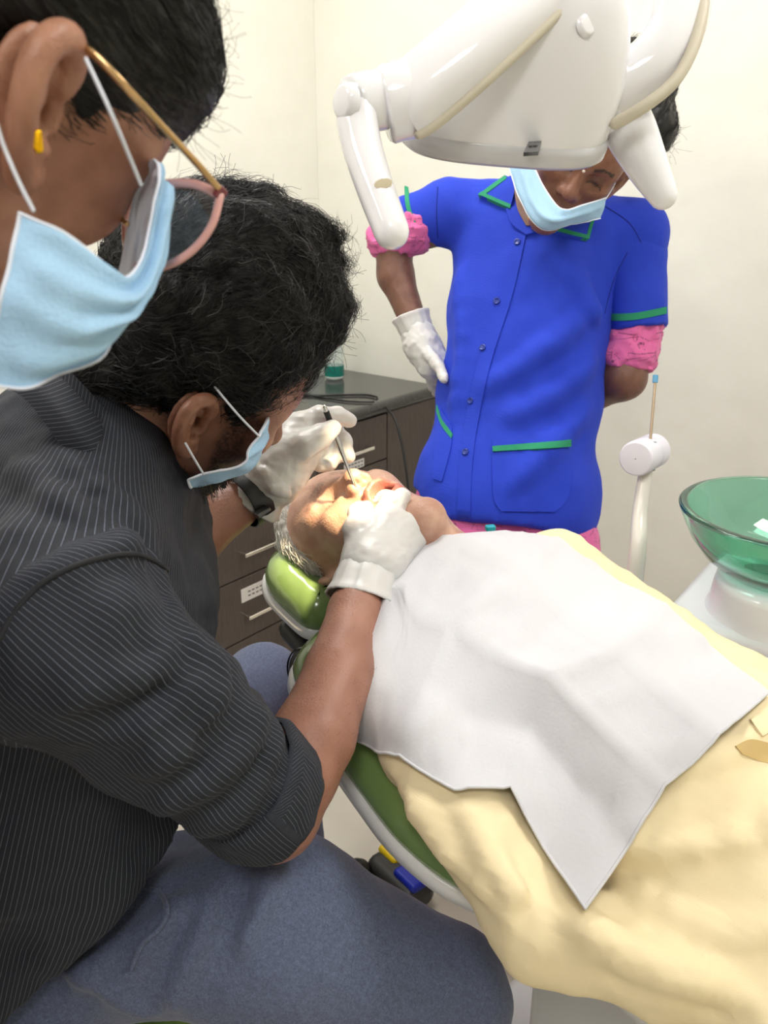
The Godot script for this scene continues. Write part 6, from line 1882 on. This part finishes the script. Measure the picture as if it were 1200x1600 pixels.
	sr.cone(Vector3(-1.1246, 1.3268, -1.4729), Vector3(-1.1733, 1.3082, -1.4516), 0.054, 0.046, 0.01)
	sr.folds = sf.folds.duplicate()
	sr.folds[0] = [noise(30.0, 157, 2), Basis.from_scale(Vector3(1, 1.6, 1)), 0.010, Vector3.ZERO, 0.0]
	part("printed_sleeve", sr.build(0.006).mesh(), pink, o, "bunched pink printed sleeve")
	# mask
	make_mask(o, [
		[Vector3(-0.7930, 1.4518, -1.3768), Vector3(-0.7466, 1.4040, -1.3494), Vector3(-0.7018, 1.3731, -1.3291), Vector3(-0.6852, 1.3798, -1.3737), Vector3(-0.6835, 1.3905, -1.4564)],
		[Vector3(-0.8103, 1.4478, -1.3676), Vector3(-0.7585, 1.3878, -1.3248), Vector3(-0.7087, 1.3554, -1.3051), Vector3(-0.6836, 1.3627, -1.3596), Vector3(-0.6851, 1.3768, -1.4552)],
		[Vector3(-0.8334, 1.4400, -1.3726), Vector3(-0.7860, 1.3855, -1.3358), Vector3(-0.7309, 1.3404, -1.3168), Vector3(-0.7040, 1.3467, -1.3696), Vector3(-0.6911, 1.3565, -1.4541)]], Vector3(0.4138, -0.3000, 0.8239), [[Vector3(-0.6845, 1.3874, -1.4541), Vector3(-0.6977, 1.4085, -1.5091), Vector3(-0.7131, 1.4331, -1.5641)]], 6, 8, 0.0016)
	# glove on the hip
	var g := Field.new()
	g.chain([Vector3(-1.0837, 1.1356, -1.4321), Vector3(-1.0551, 1.0967, -1.4222), Vector3(-1.0239, 1.0632, -1.4173)], [0.034, 0.036, 0.036], 0.02)
	add_finger(g, [Vector3(-1.0263, 1.0733, -1.4203), Vector3(-1.0221, 1.0316, -1.4722), Vector3(-1.0346, 0.9993, -1.5289)], 0.014, 0.009)
	add_finger(g, [Vector3(-1.0314, 1.0594, -1.4369), Vector3(-1.0357, 1.0144, -1.4803), Vector3(-1.0537, 0.9815, -1.5322)], 0.014, 0.009)
	add_finger(g, [Vector3(-1.0414, 1.0485, -1.4372), Vector3(-1.0507, 1.0058, -1.4776), Vector3(-1.0644, 0.9747, -1.5201)], 0.013, 0.009)
	add_finger(g, [Vector3(-1.0468, 1.0446, -1.4309), Vector3(-1.0609, 1.0031, -1.4679), Vector3(-1.0717, 0.9757, -1.5007)], 0.012, 0.008)
	add_finger(g, [Vector3(-1.0305, 1.0956, -1.4004), Vector3(-0.9785, 1.0699, -1.3746), Vector3(-0.9522, 1.0498, -1.3585)], 0.014, 0.010)
	g.folds.append([noise(55.0, 158, 3), Basis.IDENTITY, 0.004, Vector3.ZERO, 0.0])
	part("glove", g.build(0.0045).mesh(), glove_material(), o, "white latex glove on the hip")
	part("glove_cuff", glove_cuff(Vector3(-1.0864, 1.1381, -1.4312), (Vector3(-1.0515, 1.0903, -1.4221) - Vector3(-1.0977, 1.1585, -1.4321)).normalized(), 0.038, 9), glove_material(), o)

# ---------------------------------------------------------------- observer beside the camera
func build_observer() -> void:
	var o := person("bespectacled observer in a blue mask leaning in beside the dentist's head", Vector3(-0.4856, 1.2061, -0.1299) * Vector3(1, 0, 1))
	var H := frame(Vector3(-0.4727, 1.4560, -0.2378), Vector3(-0.9020, 0.4210, -0.0902), Vector3(0.3911, 0.7130, -0.5822), Vector3(-0.1802, -0.5600, -0.8079))
	var Hi := H.affine_inverse()
	var head := Field.new()
	add_head(head, H, 0.0, 0.97)
	head.T = H
	head.cone(Vector3(0, -0.05, -0.035), Vector3(0, -0.16, -0.06), 0.05, 0.055, 0.03)
	head.T = Transform3D.IDENTITY
	add_ear(head, H, Vector3(-0.077, 0.012, -0.012), Vector3(-0.05, 0.85, -0.52), Vector3(-0.45, -0.3, -1), 1.12)
	add_ear(head, H, Vector3(0.075, 0.0, -0.015), Vector3(0.05, 0.9, -0.4), Vector3(0.4, 0, -1), 1.05)
	var mott := noise(40.0, 223, 3)
	var paint := func(p: Vector3, _n: Vector3) -> Color:
		var l: Vector3 = Hi * p
		var c := lin(0.70, 0.51, 0.42).lerp(lin(0.62, 0.435, 0.35), clampf(0.5 + mott.get_noise_3dv(p), 0, 1))
		if absf(absf(l.x) - 0.031) < 0.022 and absf(l.y - 0.039) < 0.004 and l.z > 0.05: c = c.lerp(lin(0.07, 0.05, 0.045), 0.85)
		return c
	var skin := head.build(0.0026, paint)
	var neck := H * Vector3(0, -0.16, -0.06)
	var pelvis := Vector3(neck.x, 0.92, neck.z) + Vector3(-0.0314, 0.0000, 0.3095)
	var body := Field.new()
	body.cone(H * Vector3(0, -0.13, -0.055), neck, 0.054, 0.056, 0.03)
	body.cone(neck, pelvis, 0.09, 0.12, 0.05)
	var lft := Vector3(-0.9390, 0.0000, -0.2020)
	for s in [-1.0, 1.0]:
		var shp: Vector3 = neck + lft * (0.15 * s) + Vector3(-0.0149, -0.0600, 0.0767)
		body.cone(neck, shp, 0.07, 0.05, 0.04)
		body.cone(shp, shp + Vector3(-0.0367, -0.2700, 0.0816), 0.048, 0.04, 0.02)
		body.cone(shp + Vector3(-0.0367, -0.2700, 0.0816), shp + Vector3(-0.0534, -0.4500, -0.0339), 0.04, 0.028, 0.02)
		var hj: Vector3 = pelvis + lft * (0.09 * s)
		body.cone(hj, Vector3(hj.x, 0.06, hj.z), 0.08, 0.045, 0.03)
		body.cone(Vector3(hj.x, 0.05, hj.z), Vector3(hj.x, 0.035, hj.z) + Vector3(0.0143, 0.0000, -0.1407), 0.04, 0.03, 0.03)
	var tone := func(_p: Vector3, _n: Vector3) -> Color: return lin(0.55, 0.375, 0.30)
	skin.merge(body.build(0.011, tone))
	part("body", skin.mesh(), skin_material(0.46), o)
	var top := Field.new()
	top.cone(neck + Vector3(-0.0043, -0.0400, 0.0422), pelvis, 0.11, 0.15, 0.05)
	top.cone(neck + Vector3(-0.0029, -0.0100, 0.0281), neck + Vector3(-0.0057, -0.0600, 0.0563), 0.075, 0.1, 0.04)
	for s in [-1.0, 1.0]:
		var shp: Vector3 = neck + lft * (0.15 * s) + Vector3(-0.0149, -0.0600, 0.0767)
		top.cone(neck + Vector3(-0.0043, -0.0500, 0.0422), shp, 0.09, 0.065, 0.05)
		top.cone(shp, shp + Vector3(-0.0275, -0.2000, 0.0612), 0.065, 0.06, 0.03)
		var hj: Vector3 = pelvis + lft * (0.09 * s)
		top.cone(hj, Vector3(hj.x, 0.14, hj.z), 0.12, 0.08, 0.05)
	part("kurta", top.build(0.012).mesh(), cloth_material(Color(0.35, 0.25, 0.45), 24.0), o)
	# hair
	var hair := Field.new()
	hair.T = H
	hair.egg(Vector3(0, 0.05, -0.022), Vector3(0.081, 0.094, 0.104), Basis.IDENTITY, 0.03)
	hair.egg(Vector3(0, 0.07, 0.038), Vector3(0.073, 0.055, 0.066), Basis.IDENTITY, 0.02)
	hair.egg(Vector3(0, 0.03, -0.12), Vector3(0.05, 0.05, 0.045), Basis.IDENTITY, 0.03)
	hair.egg(Vector3(0, -0.075, 0.092), Vector3(0.12, 0.105, 0.09), Basis.IDENTITY, 0.012, true)
	for s in [-1.0, 1.0]: hair.egg(Vector3(0.09 * s, -0.01, -0.012), Vector3(0.034, 0.046, 0.036), Basis.IDENTITY, 0.01, true)
	hair.plane_cut(Vector3(0, -0.04, -0.02), Vector3(0, -1, 0.3), 0.01)
	hair.T = Transform3D.IDENTITY
	hair.folds.append([noise(40.0, 233, 2), Basis.IDENTITY, 0.0025, Vector3.ZERO, 0.0])
	var cap := hair.build(0.0036)
	var hr := part("hair", cap.mesh(), mat(Color(0.04, 0.036, 0.036), 0.5), o, "black hair tied back")
	var back := -H.basis.z
	var flow := func(_p: Vector3, nrm: Vector3) -> Vector3: return (back - nrm * nrm.dot(back)).normalized()
	part("strands", strands(hair, cap.v, flow, 4200, 0.055, 5, 0.0004, 0.7, 0.0010, 0.0012).mesh(), mat(Color(0.075, 0.068, 0.07), 0.4), hr).set_meta("kind", "stuff")
	part("strands", flyaways([Vector3(-0.3974, 1.4853, -0.3266), Vector3(-0.3941, 1.4695, -0.3214), Vector3(-0.3936, 1.4537, -0.3140), Vector3(-0.3944, 1.4426, -0.3079)], [Vector3(0.6975, 0.2000, -0.5688), Vector3(0.6975, -0.2000, -0.5688), Vector3(0.6200, -0.4000, -0.5056), Vector3(0.4650, -0.6000, -0.3792)], 150, 0.03, 0.00011, 9.0).mesh(), mat(Color(0.09, 0.08, 0.08), 0.4), hr).set_meta("kind", "stuff")
	# mask
	make_mask(o, [
		[Vector3(-0.3737, 1.3912, -0.2024), Vector3(-0.3597, 1.3829, -0.2124), Vector3(-0.3528, 1.3732, -0.2244), Vector3(-0.3534, 1.3623, -0.2391), Vector3(-0.3669, 1.3726, -0.2609), Vector3(-0.3938, 1.4145, -0.2944), Vector3(-0.4310, 1.4027, -0.3065), Vector3(-0.4325, 1.3569, -0.2896)],
		[Vector3(-0.3701, 1.3722, -0.1931), Vector3(-0.3525, 1.3630, -0.2029), Vector3(-0.3435, 1.3548, -0.2158), Vector3(-0.3457, 1.3516, -0.2360), Vector3(-0.3602, 1.3628, -0.2602), Vector3(-0.3884, 1.4000, -0.2944), Vector3(-0.4273, 1.3827, -0.3066), Vector3(-0.4314, 1.3477, -0.2928)],
		[Vector3(-0.3706, 1.3495, -0.1842), Vector3(-0.3544, 1.3389, -0.1922), Vector3(-0.3447, 1.3352, -0.2066), Vector3(-0.3470, 1.3431, -0.2308), Vector3(-0.3590, 1.3532, -0.2536), Vector3(-0.3872, 1.3776, -0.2884), Vector3(-0.4269, 1.3652, -0.3051), Vector3(-0.4326, 1.3402, -0.2949)],
		[Vector3(-0.3831, 1.3209, -0.1737), Vector3(-0.3660, 1.3160, -0.1852), Vector3(-0.3584, 1.3204, -0.2005), Vector3(-0.3537, 1.3285, -0.2222), Vector3(-0.3663, 1.3419, -0.2461), Vector3(-0.3882, 1.3551, -0.2791), Vector3(-0.4256, 1.3477, -0.2975), Vector3(-0.4333, 1.3367, -0.2927)]], Vector3(0.7238, 0.1000, 0.5710), [[Vector3(-0.3588, 1.4540, -0.2347), Vector3(-0.3482, 1.4315, -0.2377), Vector3(-0.3623, 1.4034, -0.2592)], [Vector3(-0.3775, 1.4331, -0.1993), Vector3(-0.3741, 1.4193, -0.1994), Vector3(-0.3691, 1.4039, -0.2014), Vector3(-0.3666, 1.3926, -0.2047)]], 6, 8, 0.0013, 0.003)
	# spectacles
	var sp := Node3D.new()
	sp.name = "spectacles"
	o.add_child(sp)
	sp.set_meta("label", "spectacles with pale pink rims and thin gold temple")
	var gold := mat(Color(0.80, 0.66, 0.48), 0.22, 0.9)
	var rose := mat(Color(0.82, 0.62, 0.60), 0.15)
	part("temple", Shape.new().tube(curve([Vector3(-0.3700, 1.4618, -0.2377), Vector3(-0.3596, 1.4557, -0.2404), Vector3(-0.3510, 1.4427, -0.2493), Vector3(-0.3541, 1.4269, -0.2707), Vector3(-0.3601, 1.4126, -0.2933), Vector3(-0.3611, 1.4006, -0.3072)], 5), [0.0014], 10, 1.4).mesh(), gold, sp, "gold temple")
	var hinge := Vector3(-0.3616, 1.3994, -0.3076)
	var lens_c := Vector3(-0.3914, 1.3831, -0.2973)
	var ring := []
	var ctl := [Vector3(-0.3613, 1.3981, -0.3072), Vector3(-0.3619, 1.3843, -0.3012), Vector3(-0.3688, 1.3722, -0.2937), Vector3(-0.3825, 1.3635, -0.2866), Vector3(-0.4187, 1.3591, -0.2949), Vector3(-0.4585, 1.3652, -0.3139), Vector3(-0.4733, 1.3832, -0.3246), Vector3(-0.4624, 1.4000, -0.3280), Vector3(-0.4115, 1.4040, -0.3093), Vector3(-0.3788, 1.4038, -0.3054), Vector3(-0.3613, 1.3981, -0.3072)]
	ring = curve(ctl, 5)
	part("lens_rim", Shape.new().tube(ring, [0.0019], 10, 1.3).mesh(), rose, sp, "pale pink rim")
	var lens_mat := mat(Color(0.95, 0.97, 1.0, 0.02), 0.02)
	lens_mat.transparency = BaseMaterial3D.TRANSPARENCY_ALPHA
	var lr := PackedVector3Array()
	for q in ring.slice(0, ring.size() - 1): lr.append(q)
	part("lens", Shape.new().fan(lr, H.basis.z).mesh(), lens_mat, sp)
	part("hinge", Shape.new().box(Transform3D(H.basis, hinge), Vector3(0.004, 0.007, 0.006), 0.0012).mesh(), mat(Color(0.45, 0.22, 0.24), 0.2), sp, "dark red hinge")
	var mirror := []
	for q in ctl:
		var l: Vector3 = Hi * q
		mirror.append(H * Vector3(-l.x, l.y, l.z))
	part("lens_rim", Shape.new().tube(curve(mirror, 5), [0.0024], 10, 1.3).mesh(), rose, sp)
	part("bridge", Shape.new().tube([Vector3(-0.4250, 1.3832, -0.2921), mirror[6]], [0.0016], 8).mesh(), gold, sp)
	# ear stud
	part("ear_stud", Shape.new().tube([Vector3(-0.3614, 1.4235, -0.2091), Vector3(-0.3609, 1.4174, -0.2079)], [0.0016, 0.0022], 12).mesh(), mat(Color(0.95, 0.72, 0.12), 0.18, 1.0), o, "small gold ear stud")
